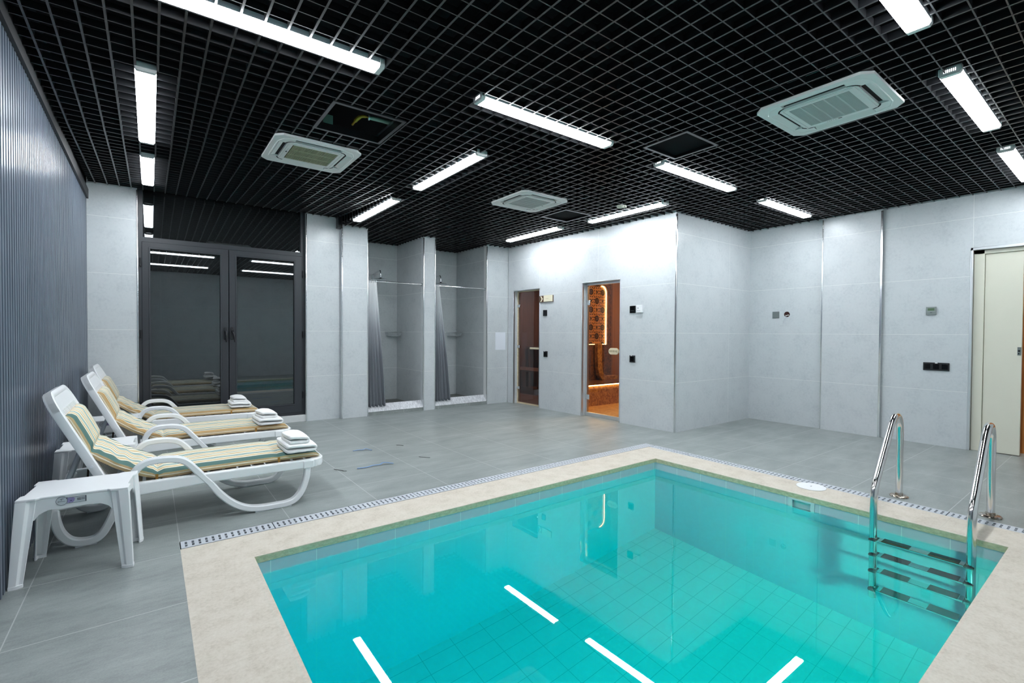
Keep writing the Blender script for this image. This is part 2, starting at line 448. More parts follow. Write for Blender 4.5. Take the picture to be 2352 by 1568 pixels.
# metal edge strips
def strip(n, pts, label, w=.012, mat='chrome'):
    m = MB()
    for (x0,x1,y0,y1,z0,z1) in pts: m.box(x0,x1,y0,y1,z0,z1)
    return struct(m.build('trim_%d' % n, M[mat], bevel=.0035, seg=3), label, 'trim')
def vs(x, y, z1=2.62, w=.014, d=.014): return (x-w/2, x+w/2, y-d/2, y+d/2, 0, z1)
strip(5, [vs(-.112,YB1,2.73)], 'bright metal edge strip left of the glazed double door')
strip(6, [vs(1.645,YB1,2.74)], 'bright metal edge strip right of the glazed double door')
strip(7, [vs(2.087,YB2,2.61,.016,.016)], 'bright metal edge strip at the wall step')
strip(8, [vs(2.443,YB2)], 'metal edge strip left of the left shower alcove')
strip(9, [vs(3.310,YB2)], 'metal edge strip right of the left shower alcove')
strip(10,[vs(3.501,YB2)], 'metal edge strip left of the right shower alcove')
strip(11,[vs(4.464,YB2)], 'metal edge strip right of the right shower alcove')
strip(12,[vs(SB.x,SB.y,2.62,.02,.02)], 'bright metal corner strip of the sauna block')
def local_strip(n, rects, loc, rot, label, mat='alu'):
    m = MB()
    for (u0,u1,z0,z1) in rects: m.box(u0,u1,-.006,.03,z0,z1)
    return struct(m.build('trim_%d' % n, M[mat], loc=loc, rot=rot, bevel=.003), label, 'trim')
local_strip(13, [(.134,.146,0,1.90),(.788,.80,0,1.90),(.134,.80,1.888,1.90)], SA, SROT, 'metal edging around the dark sauna door opening')
local_strip(14, [(1.69,1.702,0,1.917),(2.371,2.383,0,1.917),(1.69,2.383,1.903,1.917)], SA, SROT, 'metal edging around the amber lit door opening')
local_strip(15, [(-2.482,-2.468,0,2.62)], (XR-.028,0,0), -PI/2, 'metal edge strip on the left of the pilaster', 'chrome')
local_strip(16, [(-1.878,-1.856,0,2.62)], (XR-.028,0,0), -PI/2, 'metal edge strip on the right of the pilaster', 'chrome')
local_strip(17, [(-1.118,-1.096,0,2.09),(-1.118,-.13,2.062,2.09)], (XR,0,0), -PI/2, 'metal edging around the sliding door opening')

# ------------------------------------------------------------------ ceiling: black open-cell grid under a dark void
LAMPS = []   # (x0,x1,y0,y1)
k = .9897
def lx(x0, x1, yc): LAMPS.append((x0*k, x1*k, yc*k-.052, yc*k+.052, 'x'))
def ly(xc, y0, y1): LAMPS.append((xc*k-.048, xc*k+.048, y0*k, y1*k, 'y'))
lx(-.20,1.033,2.59); lx(1.64,2.85,2.548); lx(3.485,4.705,2.556); lx(5.31,6.49,2.558)
lx(-.13,1.08,.685); lx(1.72,2.93,.68); lx(3.55,4.745,.688); lx(5.355,6.56,.698)
ly(-.015,3.387,4.69); ly(-.015,5.12,6.38); ly(2.168,3.296,4.505); ly(2.158,4.967,6.265); ly(4.60,3.26,4.43); ly(4.53,4.90,6.137)
AC = [(3.47,1.255),(1.06,4.165),(3.355,4.15)]
HATCH = [(.93,1.40,3.10,3.567),(3.065,3.455,2.005,2.372),(3.878,4.292,4.115,4.54)]
HOLES = [(a-.004,b+.004,c-.004,d+.004) for a,b,c,d,_ in LAMPS] + [(x*k-.30,x*k+.30,y*k-.30,y*k+.30) for x,y in AC] + [(a,b,c,d) for a,b,c,d in HATCH]
XS = [-.06 + .0993*i for i in range(-4, 69)]
YS = [1.007 + .1023*i for i in range(-18, 65)]
cg = MB(); BW = .005; BX = .003; BH = .036
def ymax(x):
    if x < 2.45: return YB1 if x < 2.06 else YB2
    if x < 3.31: return 7.60
    if x < 3.5: return YB2
    if x < 4.46: return 7.60
    if x < 4.88: return YB2
    return SB.y
def xrange_(y):
    if y < SB.y: return XR
    if y < YB2: return SA.x + (SA.y-y)/(SA.y-SB.y)*(SB.x-SA.x)
    return 4.46
def cuts(a, b, spans):
    segs = [(a,b)]
    for s0,s1 in spans:
        n_ = []
        for p,q in segs:
            if s1 <= p or s0 >= q: n_.append((p,q)); continue
            if s0 > p: n_.append((p,s0))
            if s1 < q: n_.append((s1,q))
        segs = n_
    return [s for s in segs if s[1]-s[0] > .004]
def bar_y(x, y0, y1):
    st = [y0] + [v for v in (4.6,) if y0 < v < y1] + [y1]
    rings = [[(x-BW,yy,zc(x,yy)),(x+BW,yy,zc(x,yy)),(x+BW,yy,zc(x,yy)+BH),(x-BW,yy,zc(x,yy)+BH)] for yy in st]
    cg.loft(rings)
def bar_x(y, x0, x1):
    parts = [(x0,x1)]
    if y > 4.6 and x0 < 2.06 < x1: parts = [(x0,2.06),(2.06,x1)]
    for p,q in parts:
        z = zc((p+q)/2, y); cg.box(p,q,y-BX,y+BX,z+.001,z+BH)
    if y > 4.62 and x0 < 2.06 < x1:                      # upright leg where the two levels meet
        cg.box(2.056,2.064,y-BW,y+BW,ZC,zc(2.0,y)+BH)
for x in XS:
    for p,q in cuts(YN, ymax(x), [(h[2],h[3]) for h in HOLES if h[0]-BW < x < h[1]+BW]): bar_y(x,p,q)
for y in YS:
    if y < YN or y > 7.6: continue
    x0 = XL+.018 if y < YB1 else 2.45
    if y > YB2: spans0 = [(2.06 if y < YB1 else 2.0, 2.45),(3.31,3.5)]
    else: spans0 = []
    for p,q in cuts(x0, xrange_(y), spans0 + [(h[0],h[1]) for h in HOLES if h[2]-BW < y < h[3]+BW]): bar_x(y,p,q)
cg.box(2.03, 2.085, 6.60, 6.70, ZC-.035, 2.745)           # black end block at the level change
ce = MB(); ce.box(XL-.1, XR+.3, YN, 8.4, 3.1, 3.2)
cb = ce.build('ceiling', M['black_void']); struct(cb, 'black void above an open cell grid ceiling', 'ceiling')
g = cg.build('ceiling_grid', M['black_grid'], parent=cb)
# dark band of wall in the void so nothing pale shows through the cells
vb = MB()
for a in [(XL-.05,2.05,YB1-.004,YB1+.002,2.80,3.1)]: vb.box(*a)
vb.box(2.06,2.44,YB2-.006,YB2-.001,2.69,3.1)
vb.box(4.47,4.9,YB2-.006,YB2-.001,2.69,3.1)
vb.box(XR-.005,XR-.001,YN,SB.y,2.69,3.1); vb.box(SB.x,XR,SB.y-.006,SB.y-.001,2.69,3.1)
vb.build('void_lining', M['black_void'], parent=cb)

# tube lamps
def make_lamp(length):
    t = thing('tube_light', '', 'ceiling light')
    h = MB(); L = length/2; c = .028
    h.box(-L+.002, L-.002, -.0485, .0485, .002, .030); h.build('housing', M['plastic_grey'], t)
    d = MB(); d.prism([(-.049,.002),(-.049,-.004),(-.040,-.016),(.040,-.016),(.049,-.004),(.049,.002)], 'x', -L+c, L-c); d.build('diffuser', LAMP, t)
    for sx in (-1,1):
        e = MB(); a, b = sorted((sx*L, sx*(L-c)))
        e.prism([(-.050,.026),(-.050,-.004),(-.041,-.017),(.041,-.017),(.050,-.004),(.050,.026)], 'x', a, b)
        eo = e.build('end_cap', M['ac'], t, bevel=.002)
        if sx < 0:
            for q in range(7):
                s_ = MB(); yy = -.024+q*.008
                s_.box(-L-.0012, -L+.0005, yy-.0018, yy+.0018, .000, .016); s_.build('vent_slot', SLOT, eo)
    return t
LAMP_LABELS = [
 'long tube light at the top left, nearest the viewer and cut by the frame edge',
 'tube light in the middle of the ceiling between the two nearer air conditioners',
 'tube light just below the black ceiling hatch over the pool',
 'short looking tube light close to the ceiling edge above the two metal wall strips',
 'tube light of the near row beside the slatted wall, behind the frame',
 'tube light cut off by the top edge at the upper right',
 'tube light right of the large air conditioner, second from the top right corner',
 'tube light cut by the right edge of the picture',
 'nearer and larger of two tube lights in line with the slatted wall',
 'smaller tube light above the glazed double door, near its left jamb',
 'tube light slanting between the yellowed air conditioner and the middle of the room',
 'tube light nearest the pier between double door and showers',
 'tube light along the sauna wall, near the bright wall corner',
 'tube light along the sauna wall, the farther one above the sign']
protoL = {}
for (a,b,c,d,ax),lab in zip(LAMPS, LAMP_LABELS):
    if lab.endswith('behind the frame'): lab = 'tube light above the viewer, outside the picture'
    L = round((b-a) if ax == 'x' else (d-c), 3); x = (a+b)/2; y = (c+d)/2
    z = zc(x,y)
    t = make_lamp(L); t.location = (x,y,z); t['label'] = lab; t['group'] = 'white tube lights in the black ceiling'
    t.rotation_euler = (0,0, 0 if ax == 'x' else -PI/2)
    if ax == 'y' and x < 2.06 and y > 4.7: t.rotation_euler = (0, math.atan2(.105,2.1), -PI/2)

# ceiling cassettes
def make_ac(name, label, loc, grille, rot, panels, lines_dir, yellow=False):
    t = thing(name, label, 'air conditioner', loc, rot)
    S = .318; c = .05
    out = [(-S+c,-S),(S-c,-S),(S,-S+c),(S,S-c),(S-c,S),(-S+c,S),(-S,S-c),(-S,-S+c)]
    # outer panel ring with four outlet slots
    m = MB()
    sl = [(-.172,.172,-.274,-.214),(-.172,.172,.214,.274),(-.274,-.214,-.172,.172),(.214,.274,-.172,.172),(-.18,.18,-.18,.18)]
    m.panel([-S+c,S-c],[-S,S],sl,lambda u,v,d:(u,v,-.018+d),.016)
    m.panel([-S,-S+c],[-S+c,S-c],[],lambda u,v,d:(u,v,-.018+d),.016)
    m.panel([S-c,S],[-S+c,S-c],[],lambda u,v,d:(u,v,-.018+d),.016)
    for sx,sy in ((1,1),(1,-1),(-1,1),(-1,-1)):
        m.prism([(sx*(S-c),sy*(S-c)),(sx*S,sy*(S-c)),(sx*(S-c),sy*S)],'z',-.018,-.002)
    m.box(-S+.02,S-.02,-S+.02,S-.02,.02,.10)
    m.build('panel', M['ac'], t)
    # raised rounded rim around the intake
    r = []
    for rad,zz in ((.288,-.018),(.284,-.021),(.279,-.018)):
        ring = []
        for q in range(32):
            a = 2*PI*q/32; ca, sa = math.cos(a), math.sin(a)
            e = (abs(ca)**6+abs(sa)**6)**(-1/6.)
            ring.append((rad*e*ca, rad*e*sa, zz))
        r.append(ring)
    rm = MB(); rm.loft(r, cap=False); rm.build('rim', M['ac'], t, smooth=50)
    dk = MB(); dk.box(-.28,.28,-.28,.28,.0,.004); dk.build('outlet_duct', M['dark'], t)
    for q in range(4):   # louvre flaps, ajar
        f = MB(); a = q*PI/2; w = .168
        prof = [(-w,-.212),(w,-.212),(w,-.236),(-w,-.236)]
        pts = []
        for (u,v),zz in zip([(-w,-.238),(w,-.238),(w,-.272),(-w,-.272)],[-.006,-.006,-.019,-.019]): pts.append((u,v,zz))
        pts2 = [(u,v,zz+.003) for u,v,zz in pts]
        R = lambda p: (p[0]*math.cos(a)-p[1]*math.sin(a), p[0]*math.sin(a)+p[1]*math.cos(a), p[2])
        f.loft([[R(p) for p in pts],[R(p) for p in pts2]]); f.build('louvre', M['ac'], t)
        # dark corner slits
        cs = MB(); a2 = a + PI/4; ring0 = []; ring1 = []
        for i in range(7):
            b = a2 - .13 + .26*i/6; e = (abs(math.cos(b))**6+abs(math.sin(b))**6)**(-1/6.)
            for rr,L_ in ((.226,ring0),(.234,ring1)): L_.append((rr*e*math.cos(b), rr*e*math.sin(b)))
        cs.prism(ring0+ring1[::-1],'z',-.0188,-.0175); cs.build('corner_slit', M['dark'], t)
    # intake grille
    gp = MB(); gp.panel([-.202,.202],[-.202,.202],[(-.165,.165,-.172,.168)],lambda u,v,d:(u,v,-.0225+d),.008)
    g_ = gp.build('intake_frame', M['ac'], t, bevel=.002)
    n = 34; gr = MB()
    for i in range(n):
        p = -.165+.33*(i+.5)/n
        if lines_dir == 'x': gr.box(-.168,.168,p-.0024,p+.0024,-.0215,-.013)
        else: gr.box(p-.0024,p+.0024,-.168,.168,-.0215,-.013)
    for i in range(1,panels):
        p = -.165+.33*i/panels
        if lines_dir == 'x': gr.box(p-.004,p+.004,-.168,.168,-.0222,-.013)
        else: gr.box(-.168,.168,p-.004,p+.004,-.0222,-.013)
    gr.build('intake_grille', M['ac_grille_old' if yellow else 'ac_grille'], t)
    bk = MB(); bk.box(-.172,.172,-.172,.172,-.012,-.009); bk.build('filter', plain('filter_'+name, lin(120,136,126) if not yellow else lin(104,96,70), .8), t)
    ds = MB(); ds.box(-.012,.008,-.192,-.182,-.0232,-.022); ds.build('display', M['black_glass'], t)
    for q in range(5):
        l_ = MB(); l_.box(.022+q*.012,.026+q*.012,-.189,-.185,-.0230,-.022); l_.build('indicator', M['grey_metal'], t)
    sm = MB(); sm.box(-.19,.19,.1895,.1905,-.0228,-.0222); sm.box(.1895,.1905,-.19,.19,-.0228,-.0222); sm.build('seam', M['ink'], t)
    return t
make_ac('ceiling_cassette', 'large white ceiling air conditioner with five panel grille above the right of the pool', (AC[0][0]*k,AC[0][1]*k,ZC), 'g', PI/2, 5, 'x')
make_ac('ceiling_cassette', 'white ceiling air conditioner with yellowed grille next to the open hatch', (AC[1][0]*k,AC[1][1]*k,ZC), 'g', -PI/2, 3, 'x', True)
make_ac('ceiling_cassette', 'small looking white ceiling air conditioner in the middle, near the far hatch', (AC[2][0]*k,AC[2][1]*k,ZC), 'g', PI/2, 6, 'x')

# access hatches
def make_hatch(r, label, closed):
    a,b,c,d = r; t = thing('ceiling_hatch', label, 'ceiling hatch', ((a+b)/2,(c+d)/2,ZC))
    w = (b-a)/2; h = (d-c)/2; f = MB(); e = .022
    f.panel([-w-e/2,w+e/2],[-h-e/2,h+e/2],[(-w+e/2,w-e/2,-h+e/2,h-e/2)],lambda u,v,dd:(u,v,-.006+dd),.05)
    f.build('hatch_frame', M['black_grid'], t)
    if closed:
        p = MB(); p.box(-w+e/2,w-e/2,-h+e/2,h-e/2,.018,.028); p.build('hatch_panel', M['black_plastic'] if closed == 1 else M['black_void'], t)
    return t
make_hatch(HATCH[0], 'open black framed ceiling hatch with pipes showing inside', 0)
make_hatch(HATCH[1], 'black panelled ceiling hatch above the pool', 2)
make_hatch(HATCH[2], 'far black ceiling hatch between the air conditioner and the sauna wall light', 2)
# services above the open hatch
pp = thing('drain_pipe', 'pale green pipe with yellow hose inside the open ceiling hatch', 'pipe', (1.29,3.474,2.76))
m = MB(); m.tube([(.0,.0,.0),(.10,-.012,.0),(.24,-.008,.0)], [.014,.016,.018], 12); m.build('pipe', M['pvc_green'], pp, smooth=60)
m = MB(); m.tube(arc_path([(0,0,0),(-.038,.022,.006),(-.06,.066,.0),(-.072,.15,-.02)],5), [.006]*3+[.010]*5+[.014]*5+[.008]*3, 10); m.build('hose', M['cable_yellow'], pp, smooth=60)
m = MB(); m.tube([(-.005,.001,.0),(.005,-.001,.0)], .02, 12); m.build('clamp', M['alu'], pp)
bx = MB(); bx.box(-.035,.035,-.01,.01,-.06,.05)
tag(bx.build('junction_box', M['pvc_green'], loc=(1.09,3.80,2.79)), 'small pale box at the left inside the open ceiling hatch', 'junction box')
rl = MB(); rl.box(-.010,.010,-.15,.15,-.004,.004); rl.box(-.010,-.004,-.15,.15,.004,.03)
tag(rl.build('mounting_rail', M['alu'], loc=(1.432,3.49,2.70)), 'metal rail lying along the right side of the open ceiling hatch', 'rail')
sd = thing('smoke_detector', 'small dangling cream detector on wires beside the sauna wall tube light', 'detector', (4.20,3.55,2.60))
m = MB(); m.lathe([(.0,-.02),(.03,-.02),(.04,-.008),(.04,.006),(.0,.006)], 20, (-.03,0,0)); m.build('head', M['old_white'], sd, smooth=40)
m = MB(); m.box(.015,.055,-.022,.022,-.006,.02); m.build('base', M['old_white'], sd, bevel=.003)
m = MB(); m.tube([(.01,0,.01),(.03,.01,.05),(.05,-.01,.09)], .003, 6); m.tube([(-.02,0,.01),(.01,.0,.05),(.0,.01,.1)], .003, 6); m.build('wires', M['wire'], sd)
# ------------------------------------------------------------------ pool
PX0,PX1,PY0,PY1 = POOL; PD = -1.59; WZ = -.10
pool = thing('swimming_pool', 'small rectangular indoor pool with cream stone coping and pale blue tiles', 'pool', (0,0,0))
m = MB(); m.panel([.122,4.165],[.12,3.132],[(PX0,PX1,PY0,PY1)],lambda u,v,d:(u,v,.001-d),.036)
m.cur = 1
# separate tan face on the stone edge towards the water
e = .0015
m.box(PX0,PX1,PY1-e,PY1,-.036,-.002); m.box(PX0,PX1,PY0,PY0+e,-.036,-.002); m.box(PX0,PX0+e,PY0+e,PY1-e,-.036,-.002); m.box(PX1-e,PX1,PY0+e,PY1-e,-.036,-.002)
m.build('coping', [M['coping'], M['edge_stone']], pool)
b = MB(); o = .004   # walls stand a little behind the overhanging stone
FZ = -.118
for z0,z1,mx,my in ((PD-.1,FZ,0,1),(FZ,-.036,3,4)):
    b.cur = mx; b.box(PX0-o-.08,PX1+o+.08,PY1+o,PY1+o+.08,z0,z1); b.box(PX0-o-.08,PX1+o+.08,PY0-o-.08,PY0-o,z0,z1)
    b.cur = my; b.box(PX0-o-.08,PX0-o,PY0-o,PY1+o,z0,z1); b.panel([PY0-o,PY1+o],[z0,z1],[(1.455,1.585,-.118,-.047)],lambda u,v,d:(PX1+o+d,u,v),.08)
b.cur = 2; b.box(PX0-o,PX1+o,PY0-o,PY1+o,PD-.1,PD)
b.build('basin', [M['pool_x'], M['pool_y'], M['pool_f'], M['frieze_x'], M['frieze_y']], pool)
# skimmer mouth in the right wall
s = MB(); s.panel([1.432,1.612],[-.132,-.036],[(1.458,1.584,-.120,-.050)],lambda u,v,d:(PX1+o-.006+d,u,v),.010); s.build('skimmer_frame', M['plastic_grey'], pool, bevel=.002)
s = MB(); s.box(PX1+o+.030,PX1+o+.036,1.4555,1.5845,-.1175,-.0475); s.build('skimmer_throat', plain('skimmer_throat', lin(226,230,230), .5), pool)
lid = thing('skimmer_lid', 'round white plastic skimmer lid in the coping', 'lid', (4.095,1.557,.001))
m = MB(); m.lathe([(0,0),(.098,0),(.101,.002),(.099,.005),(.0,.006)], 48); m.build('disc', M['plastic'], lid, smooth=40)
m = MB(); m.box(-.007,.007,-.003,.003,.0055,.0072); m.build('finger_slot', M['grey_metal'], lid)
# underwater lamp in the near wall, and the added fill lamp beside it
def pool_lamp(x, mat):
    ul = MB(); ul.lathe([(0,0),(.11,0),(.11,.012),(.0,.02)], 32)
    ul.v = [(p[0],p[2],p[1]) for p in ul.v]
    u = ul.build('underwater_light_or_fill', mat, pool, loc=(x,PY0-o,-.62))
    ri = MB(); ri.lathe([(.11,.0),(.135,.0),(.135,.016),(.11,.016)], 32)
    ri.v = [(p[0],p[2],p[1]) for p in ri.v]
    ri.build('light_rim', M['steel'], u)
pool_lamp(3.42, POOLGLOW); pool_lamp(1.10, POOLFILL)  # second lamp is added to even out the pool light

# water: a solid body reaching a hair into the tile
w = MB(); w.box(PX0-o-.004,PX1+o+.004,PY0-o-.004,PY1+o+.004,PD-.004,WZ)
tag(w.build('pool_water', M['water']), 'clear turquoise water filling the pool', 'water', None, 'stuff')

# gutter channel and slotted grates
ch = MB(); ch.box(.122,4.275,3.132,3.255,-.10,-.09); ch.box(.122,4.275,3.2535,3.2555,-.10,-.008); ch.box(4.2735,4.2755,.12,3.255,-.10,-.008); ch.box(4.165,4.275,.12,3.132,-.10,-.09)
struct(ch.build('trim_20', plain('gutter_channel', lin(60,62,64), .7)), 'dark gutter channel under the slotted grates', 'trim')
def make_grate(L, nslots, label):
    t = MB(); pitch = L/(nslots+.6); holes = []
    for i in range(nslots):
        c = pitch*(i+.8)
        holes += [(c-.0058,c+.0058,.022,.053),(c-.0058,c+.0058,.060,.091)]
    t.panel([.002,L-.002],[.004,.110],holes,lambda u,v,d:(u,v,-d),.008)
    o_ = t.build('drain_grate', plain('grate_grey', lin(196,201,208), .45, 0, .4) if 'grate' not in M else M['grate'])
    M['grate'] = o_.data.materials[0]
    return tag(o_, label, 'drain grate', 'pale grey slotted drain grates along the pool')
ORD = ['first','second','third','fourth','fifth','sixth','seventh','eighth','ninth']
gr0 = None; x = .125
for i in range(9):
    lab = '%s slotted grey drain grate from the left behind the rear coping' % ORD[i]
    if i < 8:
        if gr0 is None: gr0 = make_grate(.468,14,lab); gobj = gr0
        else: gobj = dup(gr0,(0,0,0),lab)
        gobj.location = (x,3.138,.001); x += .47
    else:
        gobj = make_grate(4.272-x, 11, 'last slotted grey drain grate at the far corner of the pool'); gobj.location = (x,3.138,.001)
y = 3.13
for i in range(6):
    gobj = dup(gr0,(0,0,0),'%s slotted grey drain grate from the far corner along the right coping' % ORD[i], -PI/2)
    gobj.location = (4.163,y,.001); y -= .47
gobj = make_grate(y-.125, 5, 'short slotted grey drain grate at the near end of the right coping'); gobj.location = (4.163,y,.001); gobj.rotation_euler = (0,0,-PI/2)

# ladder
ld = thing('pool_ladder', 'polished steel pool ladder with two hooped handrails and black treaded steps', 'ladder', (4.38,.84,0))
off = Vector((-4.38,-.84,0))
for yb, yt in ((1.082,1.040),(.602,.580)):
    XZ = [(4.385,.0),(4.385,.25),(4.383,.43),(4.366,.54),(4.305,.602),(4.225,.610),(4.155,.586),(4.09,.540),(4.0,.463),(3.9,.376),(3.8,.288),(3.738,.232),(3.708,.185),(3.697,.12),(3.695,.0),(3.695,-.2),(3.695,-.6),(3.695,-1.05)]
    path = [(x_,yb+(yt-yb)*min(1,max(0,(4.385-x_)/.69)),z_) for x_,z_ in XZ]
    r = MB(); r.tube([Vector(p)+off for p in arc_path(path,8)], .0215, 20); r.build('handrail', M['steel'], ld, smooth=60)
    f = MB(); f.lathe([(0,.0),(.056,.0),(.057,.006),(.050,.012),(.024,.014),(.024,.03),(.0,.03)], 32, (4.385-4.38,yb-.84,.0)); f.build('flange', M['stained'], ld, smooth=40)
for i,z in enumerate((-.150,-.41,-.66,-.92)):
    t_ = MB(); t_.box(3.662-4.38,3.735-4.38,.590-.84,1.030-.84,z-.022,z); tr = t_.build('tread', M['steel'], ld, bevel=.006)
    for ya,yb in ((.628,.765),(.855,.992)):
        p = MB(); p.box(3.659-4.38,3.738-4.38,ya-.84,yb-.84,z-.001,z+.006); p.build('anti_slip_pad', M['black_plastic'], tr, bevel=.003)
    for yy in (.586,1.034):
        p = MB(); p.box(3.655-4.38,3.73-4.38,yy-.022-.84,yy+.022-.84,z-.026,z+.005); p.build('end_clamp', M['black_plastic'], tr, bevel=.006)

# ------------------------------------------------------------------ glazed double door
d1 = tag(thing('door_1', None, None, (0,YB1+.06,0)), 'anthracite glazed double door with dark transom', 'door', None, 'structure')
m = MB()
m.panel([-.112,1.645],[.085,2.84],[(-.062,1.590,.135,2.165),(-.062,1.590,2.235,2.80)],lambda u,v,d:(u,d,v),.07); m.build('door_frame', M['anthracite'], d1, bevel=.003)
p = MB(); p.box(-.065,1.593,.03,.036,2.23,2.80); p.build('transom_pane', M['glass_night'], d1)
for (x0,x1,hx,side) in ((-.075,.760,.724,1),(.766,1.603,.796,-1)):
    l = MB()
    gx0, gx1 = (.0, .675) if side == 1 else (.846, 1.508)
    l.panel([x0,x1],[.122,2.18],[(gx0,gx1,.235,2.105)],lambda u,v,d:(u,-.012+d,v),.06); lo = l.build('leaf_frame', M['anthracite'], d1, bevel=.004)
    bd = MB(); bd.panel([gx0-.016,gx1+.016],[.219,2.121],[(gx0+.002,gx1-.002,.237,2.103)],lambda u,v,d:(u,-.016+d,v),.01); bd.build('glazing_bead', M['anthracite'], lo, bevel=.003)
    g_ = MB(); g_.box(gx0-.004,gx1+.004,.015,.021,.231,2.109); g_.build('pane', M['glass_night'], lo)
    h = MB(); h.box(hx-.015,hx+.015,-.026,-.012,1.085,1.235); h.build('handle_plate', M['black_plastic'], lo, bevel=.004)
    h = MB(); h.tube([(hx,-.02,1.185),(hx,-.055,1.185),(hx+.004,-.068,1.175),(hx+.006 if side==1 else hx+.018,-.066,1.12),(hx+.008 if side==1 else hx+.026,-.064,1.055)], [.011,.011,.011,.010,.009], 10); h.build('handle', M['black_plastic'], lo, smooth=60)
    for z in (.35,1.15,1.95):
        hg = MB(); xx = x0-.012 if side == 1 else x1+.012
        hg.tube([(xx,-.02,z-.045),(xx,-.02,z+.045)], .009, 10); hg.build('hinge', M['black_plastic'], lo, smooth=60)
nb = MB(); nb.box(-.6,2.1,YB1+1.3,YB1+1.32,-.1,3.1); nb.box(-.6,-.58,YB1+.16,YB1+1.3,-.1,3.1); nb.box(2.08,2.1,YB1+.165,YB1+1.3,-.1,3.1); nb.box(-.6,2.1,YB1+.16,YB1+1.3,3.08,3.1)
struct(nb.build('wall_night', plain('night_outside', lin(20,23,26), .9, 0, .2)), 'dark outside seen through the glazed door', 'wall')
ng = MB(); ng.box(-.6,2.1,YB1+.16,YB1+1.3,-.02,.0)
struct(ng.build('floor_outside', plain('night_ground', lin(40,44,46), .8)), 'dark ground outside the glazed door', 'floor')

# ------------------------------------------------------------------ sauna doors
def local(name, label, s, rot=SROT, base=SA):
    return tag(thing(name, None, None, base, rot), label, 'door', None, 'structure')
d2 = local('door_2', 'narrow bronze glass sauna door with pale wooden handle', 0)
m = MB(); m.box(.144,.156,.085,.135,0,1.89); m.box(.778,.79,.085,.135,0,1.89); m.box(.156,.778,.085,.135,1.876,1.89); m.box(.156,.778,.085,.135,0,.02); m.build('door_frame', M['wood_light'], d2)
m = MB(); m.box(.160,.776,.098,.106,.022,1.874); pa = m.build('pane', M['glass_brown'], d2)
for z in (1.645,.96,.262):
    h = MB(); h.box(.150,.205,.086,.097,z-.022,z+.022); h.tube([(.158,.085,z-.02),(.158,.085,z+.02)],.009,10); h.build('hinge', M['chrome'], d2, bevel=.002)
h = MB(); h.box(.50,.735,.052,.068,.925,.955); h.box(.53,.55,.068,.098,.93,.95); h.box(.69,.71,.068,.098,.93,.95); h.build('handle', M['wood_light'], d2, bevel=.005)
d3 = local('door_3', 'amber glass steam room door with oval pale wooden handle', 0)
m = MB(); m.panel([1.70,2.373],[0,1.905],[(1.724,2.349,.05,1.875)],lambda u,v,d:(u,.08+d,v),.045); m.build('door_frame', M['alu'], d3, bevel=.002)
m = MB(); m.box(1.722,2.351,.095,.103,.048,1.877); m.build('pane', M['glass_amber'], d3)
for z in (1.63,.27):
    h = MB(); h.box(1.705,1.775,.078,.094,z-.035,z+.035); h.build('hinge', M['chrome'], d3, bevel=.003)
cap = [(2.195+.045*math.cos(a), .945+.045*math.sin(a)) for a in [PI/2+PI*i/12 for i in range(13)]] + [(2.275+.045*math.cos(a), .945+.045*math.sin(a)) for a in [-PI/2+PI*i/12 for i in range(13)]]
h = MB(); h.prism(cap,'y',.040,.062); ho = h.build('handle', M['wood_light'], d3, bevel=.006)
h = MB(); h.box(2.30,2.335,.05,.095,.93,.96); h.build('handle_post', M['wood_light'], ho, bevel=.003)
for q in range(5):
    x_ = 2.178+q*.0285; mk = MB()
    mk.panel([x_-.008,x_+.008],[.933,.959],[(x_-.0035,x_+.0035,.938,.954)],lambda u,v,d:(u,.0385+d,v),.003); mk.build('burnt_mark', plain('burnt_mark', lin(120,104,66), .7) if 'burn' not in M else M['burn'], ho)
    M['burn'] = bpy.data.materials.get('burnt_mark')

# dark sauna behind the bronze door
RS = (SA.x+.16, 8.4)
m = MB(); X0 = 5.05
m.box(7.2,7.25,5.98,8.3,0,2.4); m.box(X0-.0,7.2,5.93,5.98,0,2.4); m.box(X0,7.2,8.25,8.3,0,2.4); m.box(X0,7.2,5.98,8.25,2.35,2.4); m.box(X0-.0,7.2,5.98,8.25,0,.01)
struct(m.build('wall_sauna_inside', M['wood_dark']), 'dark wood lining inside the sauna', 'wall')
bn = thing('sauna_bench', 'two tier wooden sauna bench behind the bronze glass door', 'bench', (6.2,7.0,.01))
m = MB()
for j in range(4): m.box(.36+j*.15,.48+j*.15,-.95,1.2,.86,.89)
m.build('upper_seat', M['wood_dark'], bn)
m = MB()
for j in range(4): m.box(-.30+j*.15,-.18+j*.15,-.95,1.2,.42,.45)
m.build('lower_seat', M['wood_dark'], bn)
m = MB()
for yy in (-.9,0,1.1): m.box(-.28,-.24,yy,yy+.05,0,.42); m.box(.38,.42,yy,yy+.05,0,.86); m.box(.9,.94,yy,yy+.05,0,.86)
m.build('bench_frame', M['wood_dark'], bn)

